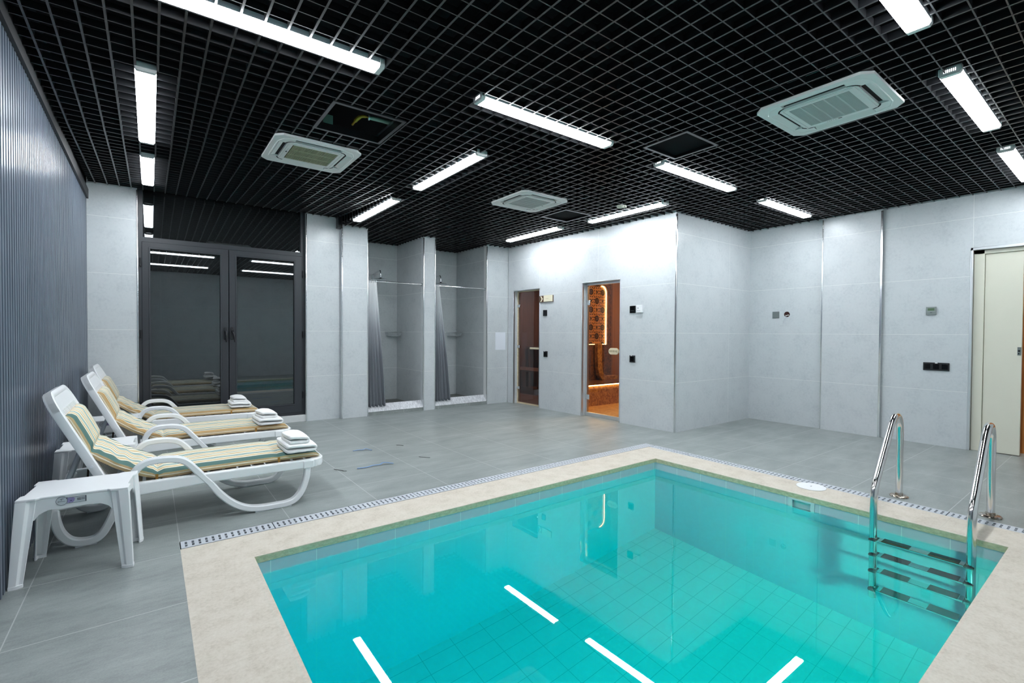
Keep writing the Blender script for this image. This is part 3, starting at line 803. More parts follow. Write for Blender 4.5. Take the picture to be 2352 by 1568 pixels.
# steam room behind the amber door
def mosaic(name, a, b, sc=42):
    t = NT(name); c = t.xyz()
    p = 1./sc
    g = t.math('MAXIMUM', t.math('MAXIMUM', t.line(c[0],0,p,.0022), t.line(c[2],0,p,.0022)), t.line(c[1],0,p,.0022))
    v = t.n('ShaderNodeTexVoronoi'); v.inputs['Scale'].default_value = sc*.9; t.link(t.coord(), v.inputs['Vector'])
    s_ = t.n('ShaderNodeSeparateColor'); t.link(v.outputs['Color'], s_.inputs[0])
    return t.done(t.bsdf(t.mix(t.math('MULTIPLY',g,.6), t.ramp(s_.outputs[0], [(.1,a),(.9,b)]), lin(90,60,34)), .35))
M['mosaic'] = mosaic('amber_mosaic', lin(150,100,48), lin(206,156,86))
M['mosaic_d'] = mosaic('brown_mosaic', lin(64,38,22), lin(130,88,50))
M['mosaic_f'] = mosaic('steam_floor_mosaic', lin(170,120,60), lin(214,168,98), 30)
m = MB(); m.cur = 0
YS_ = 5.72
m.box(5.03,8.0,YS_+.06,YS_+.10,0,2.5); m.box(7.3,7.34,3.56,YS_+.06,0,2.5); m.box(5.16,7.3,3.545,3.58,0,2.5); m.box(5.1,7.3,3.58,YS_+.06,2.45,2.5)
# wall in front of the niche, cut to the arch
nx0, nx1, nz0, nz1 = 5.60, 6.415, .995, 2.02
arch = [(nx1-.12+.12*math.cos(a), nz1-.12+.12*math.sin(a)) for a in [PI/2*i/8 for i in range(9)]]
m.box(5.03,7.3,YS_,YS_+.06,0,nz0); m.box(nx1,6.515,YS_,YS_+.06,nz0,nz1); m.box(5.03,6.515,YS_,YS_+.06,nz1,2.5)
m.prism(arch+[(nx1,nz1)],'y',YS_,YS_+.06)
m.cur = 2; m.box(6.515,7.3,YS_-.03,YS_+.06,0,2.5)
m.cur = 1; m.box(5.06,7.3,3.58,YS_,-.01,.012)
struct(m.build('wall_steam_room', [M['mosaic_d'], M['mosaic_f'], plain('brown_plaster', lin(150,104,66), .6)]), 'brown mosaic lining of the steam room', 'wall')
def rosette():
    t = NT('rosette_panel'); c = t.xyz()
    def dots(px,pz,ox,oz,rad):
        u = t.math('SUBTRACT', t.math('MODULO', t.math('SUBTRACT', c[0], ox-px*20), px), px/2)
        v = t.math('SUBTRACT', t.math('MODULO', t.math('SUBTRACT', c[2], oz-pz*20), pz), pz/2)
        r = t.math('SQRT', t.math('ADD', t.math('MULTIPLY',u,u), t.math('MULTIPLY',v,v)))
        a = t.math('ARCTAN2', v, u); pet = t.math('MULTIPLY', t.math('COSINE', t.math('MULTIPLY', a, 12.)), .05*rad)
        return t.math('SUBTRACT', t.math('ADD', r, pet), rad), r
    P, Z = .29, .305
    d1_,r1 = dots(P,Z,6.045-P/2,1.904-Z/2,.055); d2_,r2 = dots(P,Z,6.19-P/2,1.752-Z/2,.055)
    d3_,_ = dots(P,Z,6.045-P/2,1.752-Z/2,.020); d4_,_ = dots(P,Z,6.19-P/2,1.904-Z/2,.020)
    dd = t.math('MINIMUM', t.math('MINIMUM', d1_, d2_), t.math('MINIMUM', d3_, d4_))
    ring = t.math('LESS_THAN', t.math('ABSOLUTE', t.math('SUBTRACT', t.math('MINIMUM', r1, r2), .082)), .012)
    sm,_ = dots(P/8,Z/8,0,0,.010); sp = t.math('MULTIPLY', ring, t.math('LESS_THAN', sm, 0.))
    bigm,_ = dots(P/6,Z/6,.01,.02,.0125)
    k_ = t.math('MAXIMUM', t.math('LESS_THAN', dd, 0.), t.math('MAXIMUM', sp, t.math('LESS_THAN', bigm, 0.)))
    hole = t.math('LESS_THAN', t.math('ABSOLUTE', t.math('SUBTRACT', t.math('MINIMUM', r1, r2), .022)), .003)
    k_ = t.math('SUBTRACT', k_, t.math('MULTIPLY', hole, .5), True)
    return t.done(t.bsdf(t.mix(k_, lin(178,122,76), lin(44,28,22)), .45))
pn = MB(); pn.box(nx0-.4,nx1+.02,YS_+.048,YS_+.0599,nz0,nz1+.02)
tag(pn.build('ornament_panel', rosette()), 'patterned panel of dark rosettes in the lit niche of the steam room', 'panel')
led = thing('led_strip', 'glowing warm light strip along the arched niche of the steam room', 'light strip', (nx1,YS_,nz0))
pth = [(-.006,.035,.0)] + [(-.006,.035,.15*i) for i in range(1,6)] + [(p[0]-nx1-.006,.035,p[1]-nz0-.006) for p in arch]
m = MB(); m.tube(pth, .006, 8); m.build('upright', LED, led)
m = MB(); m.tube([(-.42,.04,.006),(-.01,.04,.006)], .0025, 8); m.build('sill_strip', LED, led)
sb = thing('steam_bench', 'amber mosaic bench with a glowing strip under its front edge in the steam room', 'bench', (6.0,5.37,.012))
m = MB(); m.box(-.9,1.25,.02,.345,0,.325); m.build('bench_body', M['mosaic'], sb)
m = MB(); m.box(-.9,1.25,-.03,.345,.345,.375); m.build('bench_top', M['mosaic_d'], sb, bevel=.008)
m = MB(); m.box(-.9,1.25,-.004,.010,.328,.343); m.build('bench_led', LED, sb)
cv = MB(); pth = [(0,.34,.85),(.0,.33,.65),(.01,.30,.50),(.05,.24,.40),(.14,.16,.385),(.4,.14,.385)]
cv.sweep_xz([(.0,1.0),(.0,.75),(.01,.6),(.04,.48),(.10,.42),(.2,.395),(.45,.390)], .11, .25, .33)
tag(cv.build('bench_divider', M['mosaic'], loc=(6.12,5.37,.012)), 'curved mosaic armrest band on the steam room bench', 'armrest')

# ------------------------------------------------------------------ sliding door at the right
d4 = tag(thing('door_4', None, None, (XR,0,0), -PI/2), 'cream sliding door panel partly open', 'door', None, 'structure')
m = MB(); m.box(-1.095,-1.015,.03,.10,0,2.062); m.box(-1.095,-.15,.03,.10,2.02,2.062); m.build('door_frame', M['cream_paint'], d4, bevel=.004)
m = MB(); m.box(-1.012,-.742,.045,.085,.006,2.018); lf = m.build('door_panel', M['cream_paint'], d4, bevel=.002)
m = MB(); m.box(-.772,-.746,.038,.046,.995,1.075); lk = m.build('latch', M['grey_metal'], lf, bevel=.002)
m = MB(); m.box(-.768,-.752,.0365,.039,1.03,1.045); m.box(-.766,-.758,.0365,.039,1.004,1.018); m.build('latch_recess', M['dark'], lk)
m = MB(); m.box(XR+.25,XR+.29,-.2,1.3,0,2.4); m.box(XR+.14,XR+.25,1.1,1.14,0,2.4); m.box(XR+.14,XR+.25,-.2,-.15,0,2.4); m.box(XR+.14,XR+.29,-.2,1.3,2.4,2.44)
struct(m.build('wall_corridor', M['wood_orange']), 'orange wood seen through the gap of the sliding door', 'wall')

# ------------------------------------------------------------------ things on the walls
def on_wall(name, label, cat, loc, rot):
    return thing(name, label, cat, loc, rot)
sg = on_wall('direction_sign', 'brown and cream sign with a pale arrow beside the bronze glass door', 'sign', sw(.95,0,1.725), SROT)
m = MB(); m.box(-.150,.158,-.012,-.001,-.053,.048); m.build('back_plate', M['sign_brown'], sg)
m = MB(); m.box(-.047,.150,-.018,-.012,-.047,.052); m.build('cream_plate', M['sign_cream'], sg)
m = MB(); m.prism([(-.128,.042),(-.108,.042),(-.068,.0),(-.108,-.046),(-.128,-.046),(-.100,-.002)],'y',-.0145,-.012); m.build('arrow', M['sign_cream'], sg)
m = MB()
for q in range(9): m.box(.0+q*.007,.0045+q*.007,-.0187,-.018,-.0035,.0025)
m.build('lettering', plain('faint_print', lin(196,180,150), .6), sg)
def device(name, label, cat, loc, rot, w, h, mat, d=.012):
    t = on_wall(name, label, cat, loc, rot); m = MB(); m.box(-w/2,w/2,-d,-.0005,-h/2,h/2); m.build('cover', mat, t, bevel=.003); return t
def add(t, name, mat, x0,x1,z0,z1,d0,d1,bev=0):
    m = MB(); m.box(x0,x1,-d1,-d0,z0,z1); return m.build(name, mat, t, bevel=bev)
t = device('wall_controller', 'black square controller under the brown sign', 'controller', sw(.927,0,1.503), SROT, .086,.092, M['black_glass'])
add(t,'touch_panel',M['black_plastic'],-.030,.030,-.03,.032,.012,.0135); add(t,'key_legend',M['grey_metal'],-.018,.018,-.036,-.034,.012,.0128)
t = device('light_switch', 'black switch low beside the bronze glass door', 'switch', sw(.942,0,.862), SROT, .086,.090, M['black_plastic'])
add(t,'rocker',M['black_glass'],-.028,.028,-.03,.03,.012,.015,.002); add(t,'white_tab',M['white'],-.022,-.006,.038,.047,.010,.0135)
t = device('wall_controller', 'black square controller beside the amber door, left of the white one', 'controller', sw(2.581,0,1.500), SROT, .088,.093, M['black_glass'])
for q in range(4): add(t,'key',M['grey_metal'],-.024+q*.013,-.019+q*.013,-.02,-.015,.012,.0126)
t = device('room_sensor', 'white square sensor beside the amber glass door', 'sensor', sw(2.696,0,1.503), SROT, .090,.094, M['plastic'], .03)
add(t,'eye',M['ink'],-.020,-.010,.004,.016,.030,.0306)
for q,x_ in enumerate((-.022,-.008,.012)): add(t,'indicator',M['ink'],x_-.003,x_+.003,-.028,-.020,.030,.0306)
t = device('light_switch', 'black switch low beside the amber glass door', 'switch', sw(2.584,0,.860), SROT, .086,.090, M['black_plastic'])
add(t,'rocker',M['black_glass'],-.028,.028,-.03,.03,.012,.015,.002); add(t,'white_tab',M['white'],-.022,-.006,.038,.047,.010,.0135)
t = device('cover_plate', 'grey metal cover plate next to the round hole in the right wall', 'cover plate', (XR,3.04,1.452), -PI/2, .088,.088, M['grey_metal'], .008)
add(t,'plate_face',M['grey_metal'],-.036,.036,-.036,.036,.008,.0095,.002)
t = thing('cable_hole', 'round raw hole in the right wall with white wires hanging out', 'hole', (XR,2.90,1.456), -PI/2)
m = MB(); m.lathe([(.0,0),(.036,0),(.036,.002),(.0,.002)], 28)
for a in range(len(m.v)): x_,y_,z_ = m.v[a]; m.v[a] = (x_, -z_-.0005, y_)
m.build('bore', M['plaster_hole'], t)
m = MB(); m.tube([(.02,-.003,-.005),(.0,-.008,-.018),(-.02,-.012,-.035),(-.036,-.008,-.075),(-.050,-.004,-.12)], .0022, 6); m.tube([(.02,-.003,-.003),(-.005,-.009,-.02),(-.016,-.012,-.045),(-.028,-.006,-.12)], .0022, 6); m.build('wires', M['wire'], t)
m = MB(); m.box(-.020,.028,-.006,-.003,-.016,-.009); m.build('sheath', M['old_white'], t)
t = device('thermostat', 'silver grey thermostat with green display on the right wall', 'thermostat', (XR,1.42,1.452), -PI/2, .084,.086, M['thermo'], .018)
add(t,'display',M['lcd'],-.028,.028,.002,.028,.018,.0188); add(t,'seam',M['ink'],-.038,.038,-.026,-.023,.018,.0184); add(t,'logo',M['ink'],-.008,.010,-.020,-.016,.018,.0184)
t = device('socket_strip', 'black triple wall socket near the sliding door', 'socket', (XR,1.371,.850), -PI/2, .217,.086, M['black_plastic'])
for q in range(3): add(t,'socket',M['black_glass'],-.098+q*.072,-.046+q*.072,-.028,.028,.012,.0155,.002)
add(t,'white_tab',M['white'],-.008,.012,.034,.044,.011,.0135)
pp_ = thing('paper_sheet', 'white paper sheet taped to the pier right of the showers', 'paper', (4.74,YB2,1.05))
m = MB(); m.box(-.103,.107,-.003,-.001,-.148,.150); m.build('sheet', M['paper'], pp_)
m = MB(); m.panel([.118,.142],[-.078,.070],[(.122,.138,-.074,.066)],lambda u,v,d:(u,-.002+d,v),.0015); m.build('outline', M['sill'], pp_)

# ------------------------------------------------------------------ showers
def make_shower(i, x0, x1, ybk, dx):
    side = ('left','right')[i]
    rd = thing('curtain_rod', 'chrome curtain rod across the %s shower alcove' % side, 'curtain rod', (x0,YB2+.045,1.915))
    L = x1-x0; m = MB(); m.tube([(0,0,0),(L,0,.002)], .011, 14); m.build('rod', M['chrome'], rd, smooth=60)
    for xx in (.004, L-.012):
        m = MB(); m.tube([(xx,0,0),(xx+.010,0,0)], .024, 18); m.build('flange', M['chrome'], rd, smooth=40)
    hx = 2.881+dx
    sh = thing('rain_shower', 'chrome rain shower with bent arm in the %s alcove' % side, 'shower', (hx,ybk-.03,2.112))
    m = MB(); m.tube([(0,0,-1.0),(0,0,-.02),(0,-.02,.01),(0,-.06,.02)], .010, 12); m.build('riser', M['chrome'], sh, smooth=60)
    m = MB(); m.tube(arc_path([(0,-.06,.02),(0,-.15,.032),(0,-.27,.045),(0,-.31,.035),(0,-.33,-.01),(0,-.33,-.07)],5), .011, 12); m.build('arm', M['chrome'], sh, smooth=60)
    m = MB(); m.lathe([(0,-.062),(.016,-.066),(.028,-.082),(.098,-.092),(.104,-.098),(.100,-.106),(.0,-.106)], 40, (0,-.33,0)); m.build('head', M['chrome'], sh, smooth=40)
    bk = thing('corner_basket', 'chrome wire basket in the corner of the %s shower alcove' % side, 'basket', (x1,ybk,1.13))
    R = .215; m = MB()
    a0 = [(-R,-.006),(-.006,-.006),(-.006,-R)]
    rim = [(-R,-.008,.062),(-R*.92,-.10,.062),(-R*.72,-.20,.062),(-R*.4,-.27,.062),(-.008,-R*.97,.062),(-.008,-.008,.062),(-R,-.008,.062)]
    m.tube(rim, .005, 8); m.build('rim', M['chrome'], bk, smooth=60)
    low = [(p[0]*.84-.012,p[1]*.84-.012,0) for p in rim]
    m = MB(); m.tube(low, .0035, 6); m.build('base_ring', M['chrome'], bk, smooth=60)
    m = MB()
    for q in range(25):
        f = q/24*4; j = min(3,int(f)); u = f-j
        a = Vector(rim[j]).lerp(Vector(rim[j+1]),u); b = Vector(low[j]).lerp(Vector(low[j+1]),u)
        m.tube([a,b,Vector((b.x*.6-.006,-.02,0)) if q%2 else b+Vector((0,0,-.001))], .0025, 5)
    for q in range(6): m.tube([(-.175+q*.03,-.01,0.),(-.175+q*.03,-.04-q*.022,.0)], .0022, 5)
    m.build('wire_cage', M['chrome'], bk)
    # curtain: ombre fabric pushed to the left end of the rod
    cu = thing('shower_curtain', 'white to grey curtain bunched at the left of the %s shower alcove' % side, 'curtain', (x0,YB2+.045,.118))
    W0, W1 = (.135,.265) if i == 0 else (.085,.285)
    H = 1.79; nu, nv = 72, 40; nf = 5
    V = []
    for j in range(nv+1):
        v = j/nv; z = H*v
        wdt = W1+(W0-W1)*(v**1.15); amp = .020+.016*(1-v)
        for q in range(nu+1):
            u = q/nu
            yy = amp*math.sin(2*PI*nf*u+.5*math.sin(3*v)) - .012*(1-v)*0 + .006*math.sin(23*u+4*v)
            xx = .008+wdt*u + .008*math.sin(2*PI*nf*u*2+1.)*(1-v)
            V.append((xx,yy-.03*(1-v)*(1 if v<.98 else 0)*0-.0, z))
    F = [(j*(nu+1)+q, j*(nu+1)+q+1, (j+1)*(nu+1)+q+1, (j+1)*(nu+1)+q) for j in range(nv) for q in range(nu)]
    m = MB(); m.add(V,F); c_ = m.build('fabric', M['ombre'], cu, smooth=80)
    so = c_.modifiers.new('thickness','SOLIDIFY'); so.thickness = .003
    for q in range(6):
        x_ = .02+W0*q/6; rg = MB()
        rg.tube([(x_,.018*math.cos(a),1.797+.018*math.sin(a)) for a in [2*PI*n_/12 for n_ in range(13)]], .0022, 6); rg.build('ring', M['plastic'], cu)
    return
make_shower(0,2.445,3.308,7.61,0); make_shower(1,3.503,4.462,7.61,1.058)
# ------------------------------------------------------------------ sun loungers
LW = .67
def spline(pts, n=6):
    return [(p.x,p.z) for p in arc_path([(a,0,b) for a,b in pts], n)]
ARM = [(-.095,.300),(-.088,.345),(-.062,.388),(-.020,.414),(.045,.420),(.115,.413),(.168,.388),(.222,.325),(.290,.240),(.352,.150),(.420,.082),(.490,.040),(.570,.0215),(.655,.018),(.735,.019),(.790,.040),(.832,.095),(.858,.175),(.868,.262)]
REAR = [(-.417,.262),(-.414,.19),(-.406,.130),(-.388,.080),(-.356,.040),(-.312,.022),(-.262,.022),(-.225,.045),(-.196,.095),(-.165,.175),(-.140,.262)]
BDIR = Vector((-.425,0,.905)).normalized(); BN = Vector((BDIR.z,0,-BDIR.x))   # along the back, towards the sitter
BP = Vector((-.190,0,.300))
def make_lounger(label, loc):
    t = thing('sun_lounger', label, 'sun lounger', loc, 0, 'white sun loungers side by side')
    f = MB()
    for y0,y1 in ((.0,.042),(LW-.042,LW)):
        f.loft([[(-.43,y0,.215),(-.43,y1,.215),(-.43,y1,.285),(-.43,y0,.285)],[(-.14,y0,.228),(-.14,y1,.228),(-.14,y1,.305),(-.14,y0,.305)],[(.30,y0,.244),(.30,y1,.244),(.30,y1,.303),(.30,y0,.303)],[(.93,y0,.240),(.93,y1,.240),(.93,y1,.298),(.93,y0,.298)]])
    # rounded foot end
    f.prism([(.90,.03),(.93,.012),(.965,.03),(.985,.08),(.990,LW/2),(.985,LW-.08),(.965,LW-.03),(.93,LW-.012),(.90,LW-.03)],'z',.240,.297)
    f.box(-.43,-.38,.042,LW-.042,.222,.280)
    f.build('side_rail', M['plastic'], t, bevel=.008, seg=3)
    for y0,y1 in ((-.004,.048),(LW-.048,LW+.004)):
        a = MB(); a.sweep_xz(spline(ARM[:9],7), .036, y0,y1); a.build('armrest', M['plastic'], t, smooth=35)
        a = MB(); a.sweep_xz(spline(ARM[8:],7), .038, y0+.002,y1-.002); lg = a.build('leg', M['plastic'], t, smooth=35)
        a = MB(); a.box(.54,.60,y0+.006,y1-.006,.0,.006); a.box(.70,.76,y0+.006,y1-.006,.0,.006); a.build('foot_pad', M['plastic_grey'], lg)
        a = MB(); a.box(.835,.905,y0-.004,y1+.004,.240,.292); a.build('bracket', M['plastic'], lg, bevel=.006)
        a = MB(); a.sweep_xz(spline(REAR,7), .040, y0+.002,y1-.002); lg = a.build('leg', M['plastic'], t, smooth=35)
        a = MB(); a.box(-.335,-.300,y0+.006,y1-.006,.0,.006); a.box(-.275,-.245,y0+.006,y1-.006,.0,.006); a.build('foot_pad', M['plastic_grey'], lg)
    s = MB()
    for i in range(13):
        x = -.11+i*.082; s.box(x,x+.066,.04,LW-.04,.270,.288)
    s.build('seat_slats', M['plastic'], t, bevel=.003)
    # backrest in its own frame: u across, v up the back
    def B(u,v,d): return BP + Vector((0,u,0)) + BDIR*v + BN*d
    b = MB(); H = .600; y0, y1 = .012, LW-.012
    w = .075; R = .11
    top = [(y1-R+R*math.cos(a),H-R+R*math.sin(a)) for a in [PI/2*i/6 for i in range(7)]] + [(y0+R-R*math.sin(a),H-R+R*math.cos(a)) for a in [PI/2*i/6 for i in range(7)]]
    outer = [(y0,-.06),(y1,-.06)] + top
    # plate with vertical slots
    n = len(top); topcap = [(y0+.004,H-R),(y1-.004,H-R)] + top
    for (pl,d0,d1) in ((topcap,-.02,.010),):
        k = len(pl); vs_ = [B(u,v,d0) for u,v in pl]+[B(u,v,d1) for u,v in pl]
        b.add(vs_, [tuple(range(k-1,-1,-1)),tuple(range(k,2*k))]+[(i,(i+1)%k,k+(i+1)%k,k+i) for i in range(k)])
    holes = []
    ns = 13; sp = (y1-y0-2*w)/ns
    for i in range(ns):
        c = y0+w+sp*(i+.5)
        for v0,v1 in ((.42,.545),(.22,.395),(.02,.195)): holes.append((c-.006,c+.006,v0,min(v1,H-R+.01)-.012))
    b.panel([y0+.03,y1-.03],[-.02,H-R],holes,lambda u,v,d:B(u,v,-.006+d),.016)
    bo = b.build('backrest', M['plastic'], t)
    # deep rim all round: a channel lofted along the outline
    cen = (y0+y1)/2; rp = [(y1,v) for v in (.012,.05,.15,.25,.35,.45)] + top + [(y0,v) for v in (.45,.35,.25,.15,.05,.012)]
    rings = []
    for i,(u,v) in enumerate(rp):
        pa = rp[max(i-1,0)]; pb = rp[min(i+1,len(rp)-1)]; tu,tv = pb[0]-pa[0],pb[1]-pa[1]; L = math.hypot(tu,tv); iu,iv = -tv/L,tu/L
        rings.append([B(u+iu*k_,v+iv*k_,d_) for k_,d_ in ((.003,-.030),(0,-.026),(0,.009),(.005,.0135),(.030,.0135),(.034,.010),(.034,-.026),(.031,-.030))])
    rm = MB(); rm.loft(rings); rm.build('back_rim', M['plastic'], bo, smooth=45)
    r = MB()
    for u in (y0-.004,y1+.004): r.tube([B(u-.003,.15,-.012),B(u+.003,.15,-.012)],.007,10)
    r.build('pivot_bolt', M['plastic_grey'], bo)
    p = MB()
    for u in (.17,.50):
        a = B(u,.24,-.035); p.tube([a,Vector((-.40,u,.27))],.011,8,flat=.6)
    p.tube([B(.12,.24,-.036),B(.55,.24,-.036)],.010,8); p.build('prop', M['plastic_grey'], t, smooth=50)
    return t

def make_cushion(label, loc, mat, side_mat):
    t = thing('lounger_cushion', label, 'cushion', loc, 0, 'striped cushions on the loungers')
    P = [(-.384,.712),(-.340,.618),(-.284,.495),(-.210,.426),(-.120,.366),(.025,.3035),(.25,.3045),(.48,.3045),(.69,.3035),(.955,.2995)]
    path = spline(P, 12); S = [0]
    for a,b in zip(path,path[1:]): S.append(S[-1]+math.hypot(b[0]-a[0],b[1]-a[1]))
    def at_x(x): return min(range(len(path)), key=lambda i: abs(path[i][0]-x))
    creases = [S[at_x(-.284)],S[at_x(.025)],S[at_x(.69)]]
    Y0,Y1 = .060,.608; NU = 40; V = []; UV = []; n = len(path)
    for i,(x,z) in enumerate(path):
        a = path[max(i-1,0)]; b = path[min(i+1,n-1)]
        tx,tz = b[0]-a[0],b[1]-a[1]; L = math.hypot(tx,tz); nx,nz = -tz/L,tx/L
        if nz < 0 and nx < 0: nx,nz = -nx,-nz
        T = .042; cr = sum((.3 if c == creases[2] else 1)*math.exp(-((S[i]-c)/.020)**2) for c in creases); T *= 1-.42*min(1,cr)
        endf = min(1, min(S[i],S[-1]-S[i])/.03); T *= .35+.65*math.sqrt(endf)
        hang = 1 if -.284 < x < .0 else 0
        wob = hang*math.sin(PI*(S[i]-creases[0])/(creases[1]-creases[0]))
        row = [(0,0.,-1),(-.010,.42,-1),(-.004,.78,0.)]
        for q in range(NU+1):
            u = q/NU; e = min(u,1-u)
            h = 1-.22*math.exp(-e/.03)
            if wob > .05: h += .10*wob*math.sin(S[i]*70+9*u+2*math.sin(7*u))
            else: h += .03*math.sin(S[i]*38+11*u)*math.sin(u*PI)
            row.append((u,h,u))
        row += [(1.008,.42,2),(1,0.,2)]
        for (u,h,uu) in row:
            y = Y0+(Y1-Y0)*u if 0 <= u <= 1 else (Y0-.010 if u < 0 else Y1+.008)
            if wob > .05 and 0 <= uu <= 1: y += wob*.006*math.sin(S[i]*62+uu*3)
            V.append((x+nx*T*h, y, z+nz*T*h+.0015)); UV.append((max(0,min(1,uu)), S[i]))
    m = MB(); c = len(row); F = []; MI = []
    for i in range(n-1):
        for q in range(c):
            j = (q+1)%c; F.append((i*c+q,i*c+j,(i+1)*c+j,(i+1)*c+q)); MI.append(1 if q in (0,1,c-3,c-2) else (2 if q == c-1 else 0))
    F.append(tuple(range(c-1,-1,-1))); F.append(tuple((n-1)*c+q for q in range(c))); MI += [1,1]
    m.add(V,F); m.m = MI
    ob = m.build('padding', [mat, side_mat, M['tan']], t, smooth=60)
    uvl = ob.data.uv_layers.new(name='UVMap')
    for lp in ob.data.loops: uvl.data[lp.index].uv = UV[lp.vertex_index]
    # cream piping along both long sides
    for yy in (Y0-.0105,Y1+.0085):
        pm = MB(); pts = []
        for i in range(0,n,2):
            x,z = path[i]; a = path[max(i-1,0)]; b = path[min(i+1,n-1)]; L = math.hypot(b[0]-a[0],b[1]-a[1])
            nx,nz = -(b[1]-a[1])/L,(b[0]-a[0])/L
            T = .042*(1-.42*min(1,sum((.3 if cc == creases[2] else 1)*math.exp(-((S[i]-cc)/.020)**2) for cc in creases))); endf = min(1,min(S[i],S[-1]-S[i])/.03); T *= .35+.65*math.sqrt(endf)
            pts.append((x+nx*T*.44,yy,z+nz*T*.44+.0015))
        pm.tube(pts,.0032,6); pm.build('piping', plain('cream_piping', lin(236,226,206), .8) if 'pipe' not in M else M['pipe'], t, smooth=60)
        M['pipe'] = bpy.data.materials['cream_piping']
    # tie tapes round the creases and dangling ribbons
    for x,zz in ((.025,.303),(.69,.303),(-.284,.495)):
        i = at_x(x); tm = MB()
        if x > 0: tm.box(x-.007,x+.007,Y0-.016,Y0-.011,zz-.010,zz+.028)
        else: tm.box(x-.010,x+.004,Y0-.016,Y0-.011,zz-.004,zz+.026)
        tm.build('tie_tape', M['tan_tie'], t)
    for (x,y,l,dx) in ((.045,.30,.085,.02),(.665,.30,.05,.05),(.705,.32,.04,-.04),(-.285,.10,.16,-.01)):
        zt = .268 if x > 0 else .40
        rb = MB(); rb.tube([(x,y,zt),(x+dx*.3,y-.01,zt-l*.35),(x+dx,y-.006,zt-l)],.0055,6,flat=.25); rb.build('ribbon', M['brown_ribbon'], t)
    return t

# a towel: one ribbon of cloth folded over and over, with soft rounded folds
def make_towel(name, label, loc, sx, sy, layers, th, rot=0.0):
    t = MB(); pts = []; r = th/2
    x0, x1 = -sx/2+r*layers, sx/2-r*layers
    # outer wrap: spiral of folds seen from the near side
    total = layers*2*r
    path = []
    n = layers
    # S-folded stack
    z = r
    for i in range(n):
        a, b = (x0,x1) if i % 2 == 0 else (x1,x0)
        for q in range(9): path.append((a+(b-a)*q/8, z))
        if i < n-1:
            s = 1 if i % 2 == 0 else -1
            for q in range(1,6):
                an = -PI/2+PI*q/6; path.append((b+s*r*math.cos(an)*1.15, z+r+r*math.sin(an)))
            z += 2*r
    P = [Vector((p[0],p[1])) for p in path]; m_ = len(P); NY = 14; hw = th*.49
    rings = []
    for i in range(m_):
        tg = (P[min(i+1,m_-1)]-P[max(i-1,0)]).normalized(); nn = Vector((-tg.y,tg.x))
        up, lo = [], []
        for q in range(NY+1):
            v = q/NY; y = -sy/2+sy*v; e = min(v,1-v)*NY
            f = 1-.35*math.exp(-e*1.2)
            sag = -.004*math.sin(P[i].x*31+v*4)*(P[i].y/total)
            bow = (P[i].y/total)*.006*math.cos(PI*(P[i].x)/sx)*2
            a = P[i]+nn*hw*f; b = P[i]-nn*hw*f
            yo = .004*math.sin(P[i].x*40+i)*(.5-v)*2
            up.append((a.x,y+yo,max(.0005,a.y+sag+bow))); lo.append((b.x,y+yo,max(.0005,b.y+sag+bow)))
        rings.append(up+lo[::-1])
    t.loft(rings)
    o = t.build(name, M['towel'], smooth=70, loc=loc, rot=rot)
    sb_ = o.modifiers.new('soft','SUBSURF'); sb_.levels = 1; sb_.render_levels = 1
    tx = bpy.data.textures.get('terry') or bpy.data.textures.new('terry','CLOUDS'); tx.noise_scale = .035
    dm = o.modifiers.new('terry','DISPLACE'); dm.texture = tx; dm.strength = .006; dm.mid_level = .5
    return tag(o, label, 'towel', 'folded white towels on the loungers')

LP = [(0.,3.487),(.05,4.690),(0.,5.885)]
NAMES = ['front sun lounger, nearest the viewer, its leg next to the drain grates','middle of the three white sun loungers','rear sun lounger, farthest away, in front of the glazed double door']
t0 = make_lounger('white plastic '+NAMES[0], (LP[0][0],LP[0][1],0))
dup(t0, (LP[1][0],LP[1][1],0), 'white plastic reclined lounger, '+NAMES[1]); dup(t0, (LP[2][0],LP[2][1],0), 'white plastic '+NAMES[2])
make_cushion('striped cushion with wide teal edge stripe on the front lounger', (LP[0][0],LP[0][1],0), M['stripe_teal'], M['tan'])
c2 = make_cushion('striped cushion with tan edge on the middle lounger', (LP[1][0],LP[1][1],0), M['stripe_tan'], M['tan'])
dup(c2, (LP[2][0],LP[2][1],0), 'striped cushion with tan edge on the rear lounger')
TOW = [((.815,3.668),0,'front'),((.838,4.872),.03,'middle'),((.776,6.135),-.02,'rear')]
tb = make_towel('bath_towel', 'large folded white towel under the smaller one on the front lounger', (.815,3.668,.3505), .232,.385,2,.027)
ts = make_towel('hand_towel', 'small folded white towel on top of the larger one on the front lounger', (.800,3.625,.4050), .165,.255,2,.028, .03)
for (x,y),r,nm in TOW[1:]:
    dup(tb, (x,y,.3505), 'large folded white towel under the smaller one on the %s lounger' % nm, r)
    dup(ts, (x-.015,y-.035,.4050), 'small folded white towel on top of the larger one on the %s lounger' % nm, r+.05)

